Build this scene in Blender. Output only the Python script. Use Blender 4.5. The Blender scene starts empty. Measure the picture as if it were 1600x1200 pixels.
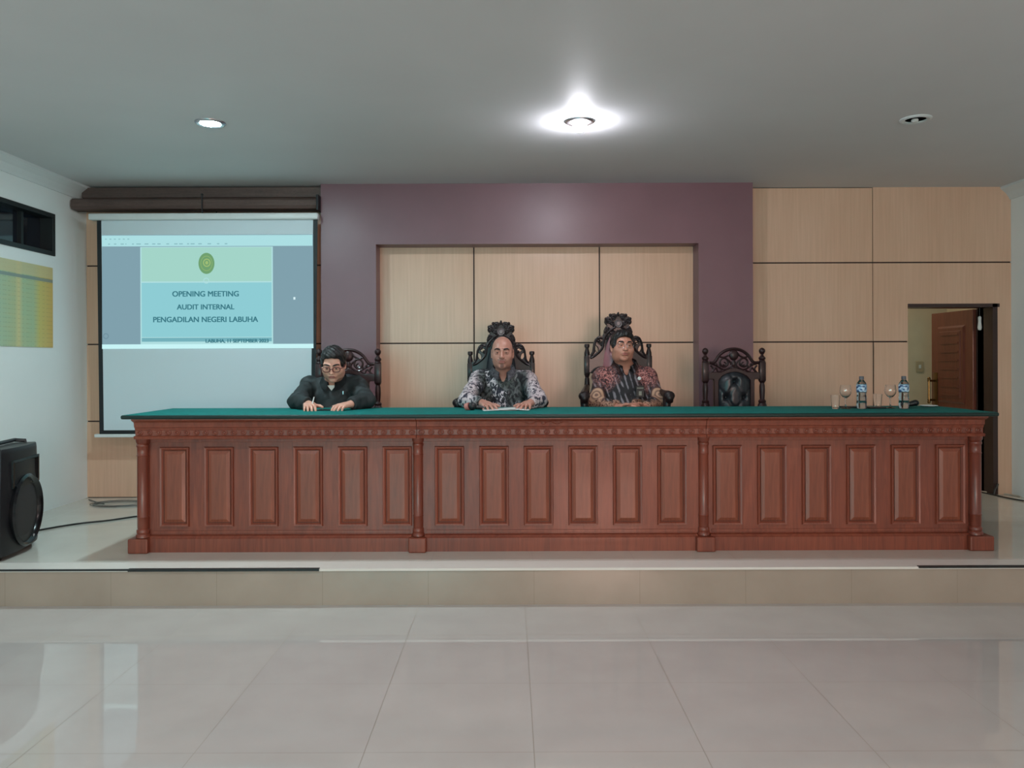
import bpy, bmesh, math, random
import numpy as np
import openvdb
from mathutils import Vector, Matrix
random.seed(4); rng = np.random.RandomState(7)
sc = bpy.context.scene
COL = sc.collection
F = 1240.0; VX = 797.0; HY = 565.0; CZ = 1.378
PZ = 0.207          # platform top
CEIL = 2.883; YB = 6.91; XL = -3.68; XR = 4.36
EXPO = 0.0

def P(px, py, d): return Vector(((px-VX)*d/F, d, CZ-(py-HY)*d/F))
def lin(r, g=None, b=None):
    if g is None: r, g, b = r
    f = lambda c: (c/255/12.92) if c/255 <= .04045 else ((c/255+.055)/1.055)**2.4
    return (f(r), f(g), f(b), 1)

# ------------------------------------------------------------------ materials
class NT:
    def __init__(s, name):
        s.m = bpy.data.materials.new(name); s.m.use_nodes = True
        s.t = s.m.node_tree; s.n = s.t.nodes; s.n.clear()
        s.out = s.n.new('ShaderNodeOutputMaterial'); s.b = s.n.new('ShaderNodeBsdfPrincipled')
        s.t.links.new(s.b.outputs[0], s.out.inputs[0])
    def new(s, typ, **kw):
        n = s.n.new(typ)
        for k, v in kw.items():
            if k in n.inputs: n.inputs[k].default_value = v
            else: setattr(n, k, v)
        return n
    def link(s, a, b): s.t.links.new(a, b)
    def coord(s, scale=(1,1,1), rot=(0,0,0), loc=(0,0,0), kind='Object'):
        tc = s.new('ShaderNodeTexCoord'); mp = s.new('ShaderNodeMapping')
        mp.inputs['Scale'].default_value = scale; mp.inputs['Rotation'].default_value = rot; mp.inputs['Location'].default_value = loc
        s.link(tc.outputs[kind], mp.inputs[0]); return mp.outputs[0]
    def ramp(s, fac, stops, interp='LINEAR'):
        r = s.new('ShaderNodeValToRGB'); e = r.color_ramp; e.interpolation = interp
        while len(e.elements) < len(stops): e.elements.new(.5)
        for el, (p, c) in zip(e.elements, stops): el.position = p; el.color = c
        s.link(fac, r.inputs[0]); return r.outputs[0]
    def mix(s, fac, a, b, mode='MIX'):
        m = s.new('ShaderNodeMix', data_type='RGBA', blend_type=mode)
        for sock, v in ((m.inputs[0], fac), (m.inputs[6], a), (m.inputs[7], b)):
            if hasattr(v, 'links'): s.link(v, sock)
            else: sock.default_value = v
        return m.outputs[2]
    def math(s, op, a, b=0.0, c=None):
        m = s.new('ShaderNodeMath', operation=op)
        for i, v in enumerate((a, b) if c is None else (a, b, c)):
            if hasattr(v, 'links'): s.link(v, m.inputs[i])
            else: m.inputs[i].default_value = v
        return m.outputs[0]
    def bump(s, h, strength=.2, dist=.01):
        b = s.new('ShaderNodeBump'); b.inputs['Strength'].default_value = strength; b.inputs['Distance'].default_value = dist
        s.link(h, b.inputs['Height']); s.link(b.outputs[0], s.b.inputs['Normal'])
    def set(s, col=None, rough=.5, metal=0, spec=.5, coat=0, trans=0, ior=None, sheen=0):
        b = s.b
        if col is not None:
            if hasattr(col, 'links'): s.link(col, b.inputs['Base Color'])
            else: b.inputs['Base Color'].default_value = col
        if hasattr(rough, 'links'): s.link(rough, b.inputs['Roughness'])
        else: b.inputs['Roughness'].default_value = rough
        b.inputs['Metallic'].default_value = metal; b.inputs['Specular IOR Level'].default_value = spec
        b.inputs['Coat Weight'].default_value = coat; b.inputs['Coat Roughness'].default_value = .08
        b.inputs['Transmission Weight'].default_value = trans; b.inputs['Sheen Weight'].default_value = sheen
        if ior: b.inputs['IOR'].default_value = ior
        return s

def simple(name, c, rough=.5, var=.12, scale=8, metal=0, spec=.5, coat=0, bump=0, bscale=60, sheen=0):
    n = NT(name); co = n.coord((scale,)*3)
    t = n.new('ShaderNodeTexNoise', Scale=1.0, Detail=4.0); n.link(co, t.inputs['Vector'])
    a = tuple(x*(1-var) for x in c[:3])+(1,); b = tuple(min(1, x*(1+var)) for x in c[:3])+(1,)
    n.set(n.ramp(t.outputs[0], [(.3, a), (.7, b)]), rough, metal, spec, coat, sheen=sheen)
    if bump:
        t2 = n.new('ShaderNodeTexNoise', Scale=float(bscale), Detail=3.0); n.link(n.coord(), t2.inputs['Vector']); n.bump(t2.outputs[0], bump, .004)
    return n.m
def wood(name, dark, light, rough=.35, scale=(14,14,1.2), coat=.2, fine=1.0):
    n = NT(name); co = n.coord(scale)
    t = n.new('ShaderNodeTexNoise', Scale=2.2, Detail=8.0, Distortion=1.2); n.link(co, t.inputs['Vector'])
    co2 = n.coord(tuple(x*9 for x in scale[:2])+(scale[2]*2,))
    t2 = n.new('ShaderNodeTexNoise', Scale=3.0, Detail=3.0); n.link(co2, t2.inputs['Vector'])
    c = n.ramp(t.outputs[0], [(.3, dark), (.7, light)])
    c = n.mix(.35*fine, c, n.ramp(t2.outputs[0], [(.35, dark), (.65, light)]))
    co3 = n.coord((1.5,1.5,.6)); t3 = n.new('ShaderNodeTexNoise', Scale=1.3, Detail=2.0); n.link(co3, t3.inputs['Vector'])
    c = n.mix(.25, c, n.ramp(t3.outputs[0], [(.35, dark), (.65, light)]))
    n.set(c, rough, coat=coat); n.bump(t2.outputs[0], .08, .002); return n.m
def emis(name, c, st=1.0):
    m = NT(name); e = m.new('ShaderNodeEmission'); e.inputs[0].default_value = c; e.inputs[1].default_value = st
    m.link(e.outputs[0], m.out.inputs[0]); return m.m
def glass(name, c=(1,1,1,1), rough=0.0, ior=1.45):
    return NT(name).set(c, rough, trans=1, ior=ior).m

M = {}
M['desk'] = wood('desk_wood', lin(96,42,30), lin(150,78,56), .4, coat=.08)
M['desk_dark'] = wood('desk_wood_moulding', lin(90,38,28), lin(140,70,50), .34, coat=.1)
M['panel'] = wood('desk_panel_wood', lin(106,52,36), lin(154,84,60), .4, coat=.08)
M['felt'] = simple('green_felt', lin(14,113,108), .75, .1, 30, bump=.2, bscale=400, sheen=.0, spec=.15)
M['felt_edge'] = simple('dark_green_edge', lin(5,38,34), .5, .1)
M['chair'] = simple('dark_carved_wood', lin(30,20,22), .42, .25, 12, spec=.35, coat=.12, bump=.25, bscale=70)
M['chair_red'] = simple('dark_red_wood', lin(42,22,24), .42, .25, 12, spec=.35, coat=.12, bump=.1, bscale=50)
M['leather'] = simple('black_leather', lin(36,40,46), .33, .15, 10, bump=.15, bscale=120)
M['leather_pink_refl'] = simple('leather_pink_reflection', lin(150,98,104), .35, .12, 10, bump=.1, bscale=120)  # pink shirt reflection on dark glossy leather, put into the base colour
M['black_plastic'] = simple('black_plastic', lin(22,23,26), .42, .1, 20, bump=.1, bscale=300)
M['black_gloss'] = simple('black_gloss', lin(16,17,20), .2, .1)
M['black_mat'] = simple('black_border', lin(14,20,26), .6, .05)
M['metal'] = simple('steel', lin(180,180,185), .25, .05, metal=1)
M['brass'] = simple('old_brass', lin(120,96,60), .35, .1, metal=1)
M['white_metal'] = simple('white_case', lin(205,212,212), .4, .03)
M['white'] = simple('white_plaster', lin(230,238,237), .5, .02, 2, bump=.05, bscale=25)
M['ceil'] = simple('ceiling_paint', lin(209,210,211), .62, .03, 1.2, spec=.35, bump=.02, bscale=5)
M['cornice'] = simple('cornice_plaster', lin(212,220,220), .5, .02)
M['purple'] = simple('mauve_panel', lin(116,84,92), .38, .05, 3, bump=.05, bscale=80)
M['groove'] = simple('dark_groove', lin(46,30,26), .7, .1)
M['skin1'] = simple('skin_light', lin(214,160,140), .45, .06, 40)
M['skin2'] = simple('skin_tan', lin(186,134,118), .4, .06, 40)
M['skin3'] = simple('skin_warm', lin(196,138,118), .42, .06, 40)
M['stubble2'] = simple('shaved_scalp', lin(122,88,80), .5, .1, 60)
M['stubble3'] = simple('shaved_jaw', lin(170,118,100), .5, .1, 60)
M['lip'] = simple('lip', lin(158,96,88), .4, .08, 60)
M['hair'] = simple('black_hair', lin(20,18,20), .45, .3, 90, bump=.6, bscale=220)
M['eye'] = simple('eye_white_shaded', lin(150,132,126), .2, .03)  # eye white darkened so the colour carries the lid shadow
M['iris'] = simple('iris', lin(24,16,14), .2, .03)
M['jacket'] = simple('dark_green_jacket', lin(30,38,40), .7, .2, 14, bump=.4, bscale=60)
M['trouser'] = simple('black_trousers', lin(22,22,24), .8, .1)
M['tee'] = simple('white_tshirt', lin(215,215,210), .8, .03)
M['paper'] = simple('white_paper', lin(212,218,216), .7, .03)
M['cable'] = simple('black_cable', lin(26,28,28), .5, .1)
M['cable_w'] = simple('white_cable', lin(190,182,165), .5, .05)
M['maroon'] = simple('maroon_plastic', lin(90,40,44), .4, .1)
M['pelmet'] = wood('pelmet_wood', lin(66,50,46), lin(98,78,72), .5, (1.2,14,14), 0)
M['door'] = wood('door_wood', lin(78,38,28), lin(118,62,44), .45)
M['door_frame'] = wood('door_frame_wood', lin(34,18,18), lin(58,32,28), .5)
M['glass'] = glass('clear_glass')
M['bottle'] = glass('bottle_plastic', lin(240,246,250), .03, 1.14)
M['water'] = glass('water', lin(240,246,248), 0, 1.12)
M['dark_glass'] = simple('window_glass_dark', lin(20,27,36), .06, .05)
M['win_frame'] = simple('black_window_frame', lin(20,26,28), .45, .1)
M['logo'] = simple('silver_print', lin(200,204,206), .4, .02)

def wall_wood():
    n = NT('beech_wall_panel')
    t = n.new('ShaderNodeTexNoise', Scale=2.0, Detail=6.0); n.link(n.coord((26,26,1.0)), t.inputs['Vector'])
    t2 = n.new('ShaderNodeTexNoise', Scale=2.0, Detail=2.0); n.link(n.coord((1.2,1.2,.5)), t2.inputs['Vector'])
    c = n.ramp(t.outputs[0], [(.3, lin(200,164,138)), (.7, lin(216,180,154))])
    c = n.mix(.4, c, n.ramp(t2.outputs[0], [(.3, lin(200,162,134)), (.7, lin(218,186,162))]))
    n.set(c, .33); return n.m
M['wallwood'] = wall_wood()

def tile(name, c1, c2, x0, y0, size=.6, rough=.03, mort=None):
    n = NT(name); co = n.coord((1,1,1), loc=(-x0, -y0, 0))
    b = n.new('ShaderNodeTexBrick', offset=0.0, squash=1.0); n.link(co, b.inputs['Vector'])
    b.inputs['Scale'].default_value = 1; b.inputs['Brick Width'].default_value = size; b.inputs['Row Height'].default_value = size
    b.inputs['Mortar Size'].default_value = .0018; b.inputs['Mortar Smooth'].default_value = .2
    b.inputs['Color1'].default_value = c1; b.inputs['Color2'].default_value = c2; b.inputs['Mortar'].default_value = mort or lin(140,132,122)
    t = n.new('ShaderNodeTexNoise', Scale=3.0, Detail=5.0); n.link(n.coord(), t.inputs['Vector'])
    c = n.mix(.10, b.outputs[0], n.ramp(t.outputs[0], [(.3, lin(170,160,145)), (.7, lin(235,230,220))]))
    r = n.math('ADD', n.math('MULTIPLY', b.outputs['Fac'], .4), rough)
    n.set(c, r); return n.m
M['tile'] = tile('floor_tile', lin(181,176,173), lin(184,179,175), .08, 3.4)
M['tile_top'] = tile('platform_tile', lin(206,202,192), lin(209,205,195), -1.67, 4.5)
M['tile_riser'] = simple('riser_tile', lin(176,160,142), .14, .05, 3)
def riser():
    n = NT('riser_tile_joints')
    co = n.coord((1,1,1), loc=(1.67, 0, 0)); sp = n.new('ShaderNodeSeparateXYZ'); n.link(co, sp.inputs[0])
    fr = n.math('FRACT', n.math('DIVIDE', sp.outputs[0], .6)); l = n.math('LESS_THAN', fr, .005)
    t = n.new('ShaderNodeTexNoise', Scale=2.5, Detail=4.0); n.link(n.coord(), t.inputs['Vector'])
    c = n.ramp(t.outputs[0], [(.3, lin(156,140,126)), (.7, lin(168,152,138))])
    n.set(n.mix(n.math('MULTIPLY', l, .45), c, lin(120,106,92)), .2); return n.m
M['riser'] = riser()

# ------------------------------------------------------------------ mesh helpers
class MB:
    def __init__(s, bevel=0): s.bm = bmesh.new(); s.mi = 0
    def _tag(s, faces):
        for f in faces: f.material_index = s.mi
    def box(s, x0, x1, y0, y1, z0, z1, bev=0, seg=2, taper=None):
        vs = [s.bm.verts.new((x, y, z)) for z in (z0, z1) for y in (y0, y1) for x in (x0, x1)]
        q = [(0,2,3,1), (4,5,7,6), (0,1,5,4), (2,6,7,3), (0,4,6,2), (1,3,7,5)]
        fs = [s.bm.faces.new([vs[i] for i in f]) for f in q]; s._tag(fs)
        if bev:
            es = list({e for f in fs for e in f.edges})
            r = bmesh.ops.bevel(s.bm, geom=es, offset=bev, segments=seg, affect='EDGES', profile=.5); s._tag(r['faces'])
            return None
        return vs
    def hexa(s, pts):
        vs = [s.bm.verts.new(p) for p in pts]
        for f in [(0,2,3,1), (4,5,7,6), (0,1,5,4), (2,6,7,3), (0,4,6,2), (1,3,7,5)]:
            s._tag([s.bm.faces.new([vs[i] for i in f])])
    def quad(s, pts): s._tag([s.bm.faces.new([s.bm.verts.new(p) for p in pts])])
    def lathe(s, prof, c=(0,0,0), n=24, axis='Z', cap=True, sx=1, sy=1, arc=(0, 2*math.pi)):
        c = Vector(c); rings = []; full = abs(arc[1]-arc[0]-2*math.pi) < 1e-6; m = n if full else n+1
        for r, z in prof:
            ring = []
            for i in range(m):
                a = arc[0]+(arc[1]-arc[0])*i/n; p = Vector((r*math.cos(a)*sx, r*math.sin(a)*sy, z))
                if axis == 'X': p = Vector((p.z, p.x, p.y))
                if axis == 'Y': p = Vector((p.x, p.z, p.y))
                ring.append(s.bm.verts.new(c+p))
            rings.append(ring)
        fs = []
        for a, b in zip(rings, rings[1:]):
            for i in range(n):
                j = (i+1) % m; fs.append(s.bm.faces.new((a[i], a[j], b[j], b[i])))
        if cap:
            for ring in (rings[0], rings[-1]):
                try: fs.append(s.bm.faces.new(ring))
                except ValueError: pass
        s._tag(fs)
    def sphere(s, c, r, n=16, sc=(1,1,1)):
        k = max(6, n//2)
        s.lathe([(max(1e-4, r*math.sin(math.pi*i/k)), -r*math.cos(math.pi*i/k)*sc[2]) for i in range(k+1)], c, n, sx=sc[0], sy=sc[1])
    def tube(s, pts, r, n=8, closed=False, cap=True):
        pts = [Vector(p) for p in pts]; L = len(pts)
        rr = r if isinstance(r, (list, tuple)) else [r]*L
        rings = []; up = Vector((0,0,1)); prev = None
        for i, p in enumerate(pts):
            a = pts[(i-1) % L] if (closed or i) else p; b = pts[(i+1) % L] if (closed or i < L-1) else p
            d = (b-a).normalized()
            if prev is None:
                u = d.cross(up if abs(d.z) < .95 else Vector((1,0,0))).normalized()
            else:
                u = (prev-d*prev.dot(d)).normalized()
            prev = u; v = d.cross(u)
            rings.append([s.bm.verts.new(p+(u*math.cos(2*math.pi*k/n)+v*math.sin(2*math.pi*k/n))*rr[i]) for k in range(n)])
        fs = []
        for i in range(L if closed else L-1):
            a, b = rings[i], rings[(i+1) % L]
            for k in range(n): fs.append(s.bm.faces.new((a[k], a[(k+1) % n], b[(k+1) % n], b[k])))
        if cap and not closed: fs += [s.bm.faces.new(rings[0]), s.bm.faces.new(rings[-1])]
        s._tag(fs)
    def prism(s, poly, y0, y1):            # polygon in XZ, extruded along Y
        a = [s.bm.verts.new((x, y0, z)) for x, z in poly]; b = [s.bm.verts.new((x, y1, z)) for x, z in poly]; n = len(poly)
        fs = [s.bm.faces.new(a), s.bm.faces.new(b)]+[s.bm.faces.new((a[i], a[(i+1) % n], b[(i+1) % n], b[i])) for i in range(n)]
        s._tag(fs)
    def sweepx(s, prof, x0, x1):           # closed YZ profile swept along X
        a = [s.bm.verts.new((x0, y, z)) for y, z in prof]; b = [s.bm.verts.new((x1, y, z)) for y, z in prof]; n = len(prof)
        s._tag([s.bm.faces.new(a), s.bm.faces.new(b)]+[s.bm.faces.new((a[i], a[(i+1) % n], b[(i+1) % n], b[i])) for i in range(n)])
    def sweepy(s, prof, y0, y1):
        a = [s.bm.verts.new((x, y0, z)) for x, z in prof]; b = [s.bm.verts.new((x, y1, z)) for x, z in prof]; n = len(prof)
        s._tag([s.bm.faces.new(a), s.bm.faces.new(b)]+[s.bm.faces.new((a[i], a[(i+1) % n], b[(i+1) % n], b[i])) for i in range(n)])
    def frame(s, x0, x1, z0, z1, w, y, h):   # mitred moulding ring on a face at y (towards -y by h), ridge profile
        o = [(x0,z0),(x1,z0),(x1,z1),(x0,z1)]; sg = [(1,1),(-1,1),(-1,-1),(1,-1)]
        lv = [(0, y), (w*.15, y-h), (w*.6, y-h*.8), (w, y-h*.1), (w, y+.002)]
        rings = [[s.bm.verts.new((ox+sx*d, yy, oz+sz*d)) for (ox, oz), (sx, sz) in zip(o, sg)] for d, yy in lv]
        for a, b in zip(rings, rings[1:]):
            for i in range(4): s._tag([s.bm.faces.new((a[i], a[(i+1) % 4], b[(i+1) % 4], b[i]))])
    def build(s, name, mats, parent=None, smooth=False, loc=None, ang=40):
        bmesh.ops.recalc_face_normals(s.bm, faces=s.bm.faces[:])
        me = bpy.data.meshes.new(name); s.bm.to_mesh(me); s.bm.free()
        return link(name, me, mats, parent, smooth, loc, ang)
def link(name, me, mats, parent=None, smooth=False, loc=None, ang=40):
    for m in (mats if isinstance(mats, (list, tuple)) else [mats]): me.materials.append(m)
    if smooth:
        me.shade_smooth(); me.set_sharp_from_angle(angle=math.radians(ang))
    o = bpy.data.objects.new(name, me); COL.objects.link(o)
    if parent is not None:
        o.parent = parent; off = wloc(parent)
        if off.length: me.transform(Matrix.Translation(-off))
    elif loc is not None:
        me.transform(Matrix.Translation(-Vector(loc))); o.location = loc
    return o
def wloc(o):
    v = Vector(o.location)
    while o.parent: o = o.parent; v += Vector(o.location)
    return v
def base_of(bm_pts):
    a = np.array(bm_pts); return ((a[:,0].min()+a[:,0].max())/2, (a[:,1].min()+a[:,1].max())/2, a[:,2].min())
def tag(o, label, cat, group=None):
    o['label'] = label; o['category'] = cat
    if group: o['group'] = group
    return o
def thing(name, label, cat, loc=(0,0,0), group=None):
    o = bpy.data.objects.new(name, None); o.empty_display_size = .1; COL.objects.link(o); o.location = loc
    return tag(o, label, cat, group)
def recenter(o):                            # put a top-level mesh's origin at its base centre
    if o.data.vertices:
        b = base_of([v.co[:] for v in o.data.vertices]); o.data.transform(Matrix.Translation(-Vector(b))); o.location = Vector(o.location)+Vector(b)
    return o
def struct(o): o['kind'] = 'structure'; return o
def dup(o, parent=None):
    c = o.copy(); COL.objects.link(c)
    if parent is not None: c.parent = parent
    for ch in list(o.children): dup(ch, c)
    return c
def curve_shape(splines, ext, bev=.003):    # filled 2D curve with holes -> mesh in XZ plane, centred on y=0
    cu = bpy.data.curves.new('tmp', 'CURVE'); cu.dimensions = '2D'; cu.fill_mode = 'BOTH'; cu.extrude = ext; cu.bevel_depth = bev; cu.bevel_resolution = 1
    for pts in splines:
        sp = cu.splines.new('POLY'); sp.points.add(len(pts)-1); sp.use_cyclic_u = True
        for p, q in zip(sp.points, pts): p.co = (q[0], q[1], 0, 1)
    o = bpy.data.objects.new('tmp', cu); COL.objects.link(o); bpy.context.view_layer.update()
    me = bpy.data.meshes.new_from_object(o.evaluated_get(bpy.context.evaluated_depsgraph_get()))
    bpy.data.objects.remove(o); me.transform(Matrix.Rotation(math.pi/2, 4, 'X')); return me
def text_mesh(txt, size, ext=.0005, bold=0.0, align='CENTER'):
    cu = bpy.data.curves.new('tmp', 'FONT'); cu.body = txt; cu.size = size; cu.extrude = ext; cu.offset = bold; cu.align_x = align; cu.align_y = 'CENTER'
    cu.resolution_u = 4
    o = bpy.data.objects.new('tmp', cu); COL.objects.link(o); bpy.context.view_layer.update()
    me = bpy.data.meshes.new_from_object(o.evaluated_get(bpy.context.evaluated_depsgraph_get()))
    bpy.data.objects.remove(o); me.transform(Matrix.Rotation(math.pi/2, 4, 'X')); return me
def smooth_closed(pts, sub=4):
    n = len(pts); out = []
    for i in range(n):
        p0, p1, p2, p3 = [np.array(pts[(i+k) % n], float) for k in (-1,0,1,2)]
        for t in np.arange(sub)/sub:
            out.append(tuple(.5*((2*p1)+(-p0+p2)*t+(2*p0-5*p1+4*p2-p3)*t*t+(-p0+3*p1-3*p2+p3)*t**3)))
    return out
def smooth_open(pts, sub=6):
    n = len(pts); out = []
    for i in range(n-1):
        p0, p1, p2, p3 = [np.array(pts[min(max(i+k,0),n-1)], float) for k in (-1,0,1,2)]
        for t in np.arange(sub)/sub:
            out.append(tuple(.5*((2*p1)+(-p0+p2)*t+(2*p0-5*p1+4*p2-p3)*t*t+(-p0+3*p1-3*p2+p3)*t**3)))
    out.append(tuple(pts[-1])); return out

# ------------------------------------------------------------------ signed distance sculpting
class SDF:
    def __init__(s, lo, hi, h):
        s.lo = np.array(lo, np.float32); s.h = h; s.n = np.ceil((np.array(hi)-s.lo)/h).astype(int)+1
        s.f = np.full(s.n, .05, np.float32)
    def sub(s, lo, hi, m):
        a = np.maximum(0, np.floor((np.array(lo)-m-s.lo)/s.h).astype(int)); b = np.minimum(s.n, np.ceil((np.array(hi)+m-s.lo)/s.h).astype(int)+1)
        if (b <= a).any(): return None, None
        ax = [(s.lo[i]+np.arange(a[i], b[i])*s.h).astype(np.float32) for i in range(3)]
        return tuple(slice(a[i], b[i]) for i in range(3)), np.stack(np.meshgrid(*ax, indexing='ij'), -1)
    def comb(s, sl, d, k, mode):
        f = s.f[sl]
        if mode == 'add':
            if k > 0: hh = np.maximum(k-np.abs(f-d), 0)/k; s.f[sl] = np.minimum(f, d)-hh*hh*k*.25
            else: s.f[sl] = np.minimum(f, d)
        else:
            d = -d
            if k > 0: hh = np.maximum(k-np.abs(f-d), 0)/k; s.f[sl] = np.maximum(f, d)+hh*hh*k*.25
            else: s.f[sl] = np.maximum(f, d)
    def ell(s, c, r, R=None, k=.01, mode='add'):
        c = np.array(c, np.float32); r = np.array(r, np.float32); m = float(r.max())
        sl, p = s.sub(c-m, c+m, k+.02)
        if sl is None: return
        q = p-c
        if R is not None: q = q@np.array(R, np.float32)
        k0 = np.linalg.norm(q/r, axis=-1); k1 = np.linalg.norm(q/(r*r), axis=-1)
        s.comb(sl, k0*(k0-1)/np.maximum(k1, 1e-6), k, mode)
    def cap(s, a, b, ra, rb=None, k=.01, mode='add', flat=False):
        rb = ra if rb is None else rb; a = np.array(a, np.float32); b = np.array(b, np.float32); m = max(ra, rb)
        sl, p = s.sub(np.minimum(a, b)-m, np.maximum(a, b)+m, k+.02)
        if sl is None: return
        ab = b-a; L2 = float(ab@ab); t = np.clip((p-a)@ab/L2, 0, 1)
        d = np.linalg.norm(p-a-t[..., None]*ab, axis=-1)-(ra+(rb-ra)*t)
        if flat: d = np.maximum(d, (p-b)@(ab/math.sqrt(L2)))
        s.comb(sl, d, k, mode)
    def box(s, c, hs, R=None, r=.01, k=.01, mode='add'):
        c = np.array(c, np.float32); hs = np.array(hs, np.float32); m = float(np.linalg.norm(hs))
        sl, p = s.sub(c-m, c+m, k+.01)
        if sl is None: return
        q = p-c
        if R is not None: q = q@np.array(R, np.float32)
        q = np.abs(q)-(hs-r); d = np.linalg.norm(np.maximum(q, 0), axis=-1)+np.minimum(q.max(-1), 0)-r
        s.comb(sl, d, k, mode)
    def noise(s, amp, freqs, seed=0):
        r = np.random.RandomState(seed); ax = [(s.lo[i]+np.arange(s.n[i])*s.h).astype(np.float32) for i in range(3)]
        X, Y, Z = np.meshgrid(*ax, indexing='ij', sparse=True)
        for fr in freqs:
            for _ in range(3):
                d = r.randn(3); d /= np.linalg.norm(d); ph = r.rand()*6
                s.f += (amp/len(freqs)/2*np.sin((X*d[0]+Y*d[1]+Z*d[2])*fr+ph)).astype(np.float32)
    def mesh(s, name):
        g = openvdb.FloatGrid(); g.background = .05; g.copyFromArray(np.clip(s.f, -.05, .05), tolerance=0)
        res = g.convertToQuads(0.0); p, q = res[0], res[-1]
        p = p*s.h+s.lo
        a, b, c = p[q[:,0]], p[q[:,1]], p[q[:,2]]
        vol = (np.cross(a, b)*c).sum()+(np.cross(a, c)*p[q[:,3]]).sum()
        if vol < 0: q = q[:, ::-1]
        me = bpy.data.meshes.new(name); me.vertices.add(len(p)); me.vertices.foreach_set('co', p.astype(np.float32).ravel())
        me.loops.add(len(q)*4); me.loops.foreach_set('vertex_index', q.astype(np.int32).ravel())
        me.polygons.add(len(q)); me.polygons.foreach_set('loop_start', np.arange(0, len(q)*4, 4, dtype=np.int32))
        me.update(calc_edges=True); me.validate(); me.shade_smooth(); return me
def set_mats(me, fn):                       # fn(centres Nx3) -> int indices
    n = len(me.polygons); c = np.zeros(n*3, np.float32); me.polygons.foreach_get('center', c)
    me.polygons.foreach_set('material_index', fn(c.reshape(-1, 3)).astype(np.int32))
def sculpt(name, s, mats, parent=None, fn=None, loc=None):
    me = s.mesh(name)
    if fn: set_mats(me, fn)
    for m in (mats if isinstance(mats, list) else [mats]): me.materials.append(m)
    o = bpy.data.objects.new(name, me); COL.objects.link(o)
    if parent is not None:
        o.parent = parent; me.transform(Matrix.Translation(-wloc(parent)))
    elif loc is not None:
        me.transform(Matrix.Translation(-Vector(loc))); o.location = loc
    return o

# ================================================================== THE ROOM
YR = -5.0
b = MB(); b.box(XL-.1, XR+.1, YR, 4.5, -.1, 0); struct(b.build('floor', M['tile']))
b = MB(); b.box(XL-.1, XR+.1, 4.512, 9.6, -.1, PZ); o = b.build('platform', M['tile_top']); struct(o)
b = MB(); b.box(XL-.1, XR+.1, 4.5, 4.512, 0, PZ-.012); o = b.build('trim_2', M['riser']); struct(o)
b = MB(); b.box(XL-.1, XR+.1, 4.492, 4.655, PZ-.012, PZ+.0015, .0012); o = b.build('trim_3', simple('pale_nosing', lin(222,216,208), .3, .02)); struct(o)  # paler, rougher strip along the platform edge
b = MB(); b.box(XL-.2, XR+.2, YR, 9.6, CEIL, CEIL+.1); struct(b.build('ceiling', M['ceil']))
# left wall with the high window opening
WY0, WY1, WZ0, WZ1 = 4.55, 6.41, 2.241, 2.58
b = MB()
b.box(XL-.15, XL, YR, YB+.05, -.1, WZ0); b.box(XL-.15, XL, YR, YB+.05, WZ1, CEIL)
b.box(XL-.15, XL, YR, WY0, WZ0, WZ1); b.box(XL-.15, XL, WY1, YB+.05, WZ0, WZ1)
struct(b.build('wall_left', M['white']))
b = MB(); b.box(XR, XR+.15, YR, YB+.2, -.1, CEIL); struct(b.build('wall_right', M['white']))
b = MB(); b.box(XL-.15, XR+.15, YR-.15, YR, -.1, CEIL); struct(b.build('wall_rear', M['white']))
# crown mouldings
pr = [(0,0), (0,-.11), (.012,-.11), (.02,-.09), (.045,-.055), (.075,-.03), (.09,-.02), (.09,0)]
b = MB(); b.sweepy([(XL+x, CEIL+z) for x, z in pr], YR, YB); struct(b.build('trim_4', M['cornice']))
b = MB(); b.sweepy([(XR-x, CEIL+z) for x, z in pr], YR, YB); struct(b.build('trim_5', M['cornice']))

# back wall: beech panels with dark shadow gaps, and the door opening
DX0, DX1, DZ = 3.46, 4.225, 1.868
b = MB(); b.mi = 1
b.box(XL, DX0, YB+.004, YB+.2, PZ-.1, CEIL); b.box(DX0, DX1, YB+.004, YB+.2, DZ, CEIL); b.box(DX1, XR, YB+.004, YB+.2, PZ-.1, CEIL)
b.mi = 0; g = .006
def panels(xs, zs):
    for x0, x1 in zip(xs, xs[1:]):
        for z0, z1 in zip(zs, zs[1:]):
            b.box(x0+(g if x0 != xs[0] else 0), x1-(g if x1 != xs[-1] else 0), YB-.008, YB+.005, z0+g, z1-g)
panels([XL, -2.55, -1.5], [PZ, .871, 1.54, 2.222, CEIL])
panels([-1.5, -.312, .78, 2.0], [PZ, .871, 1.54, CEIL])
zs = [PZ, .871, 1.54, 2.228, CEIL]
panels([2.0, 3.154], zs)
panels([3.154+2*g, DX0], zs[:3])
b.box(3.154+g, DX0, YB-.008, YB+.005, 1.54+g, DZ); b.box(3.154+g, XR, YB-.008, YB+.005, DZ, 2.228-g)
b.box(3.154+g, XR, YB-.008, YB+.005, 2.228+g, CEIL); b.box(DX1, XR, YB-.008, YB+.005, PZ, DZ)
struct(b.build('wall_back', [M['wallwood'], M['groove']]))
# mauve portal
d = 6.70; x0, x1, x2, x3 = (502-VX)*d/F, (588-VX)*d/F, (1092-VX)*d/F, (1177-VX)*d/F; zt = CZ-(381-HY)*d/F
b = MB()
b.prism([(x0,PZ),(x1,PZ),(x1,zt),(x2,zt),(x2,PZ),(x3,PZ),(x3,CEIL),(x0,CEIL)], d, YB-.004)
struct(b.build('trim_6', M['purple']))
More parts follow.
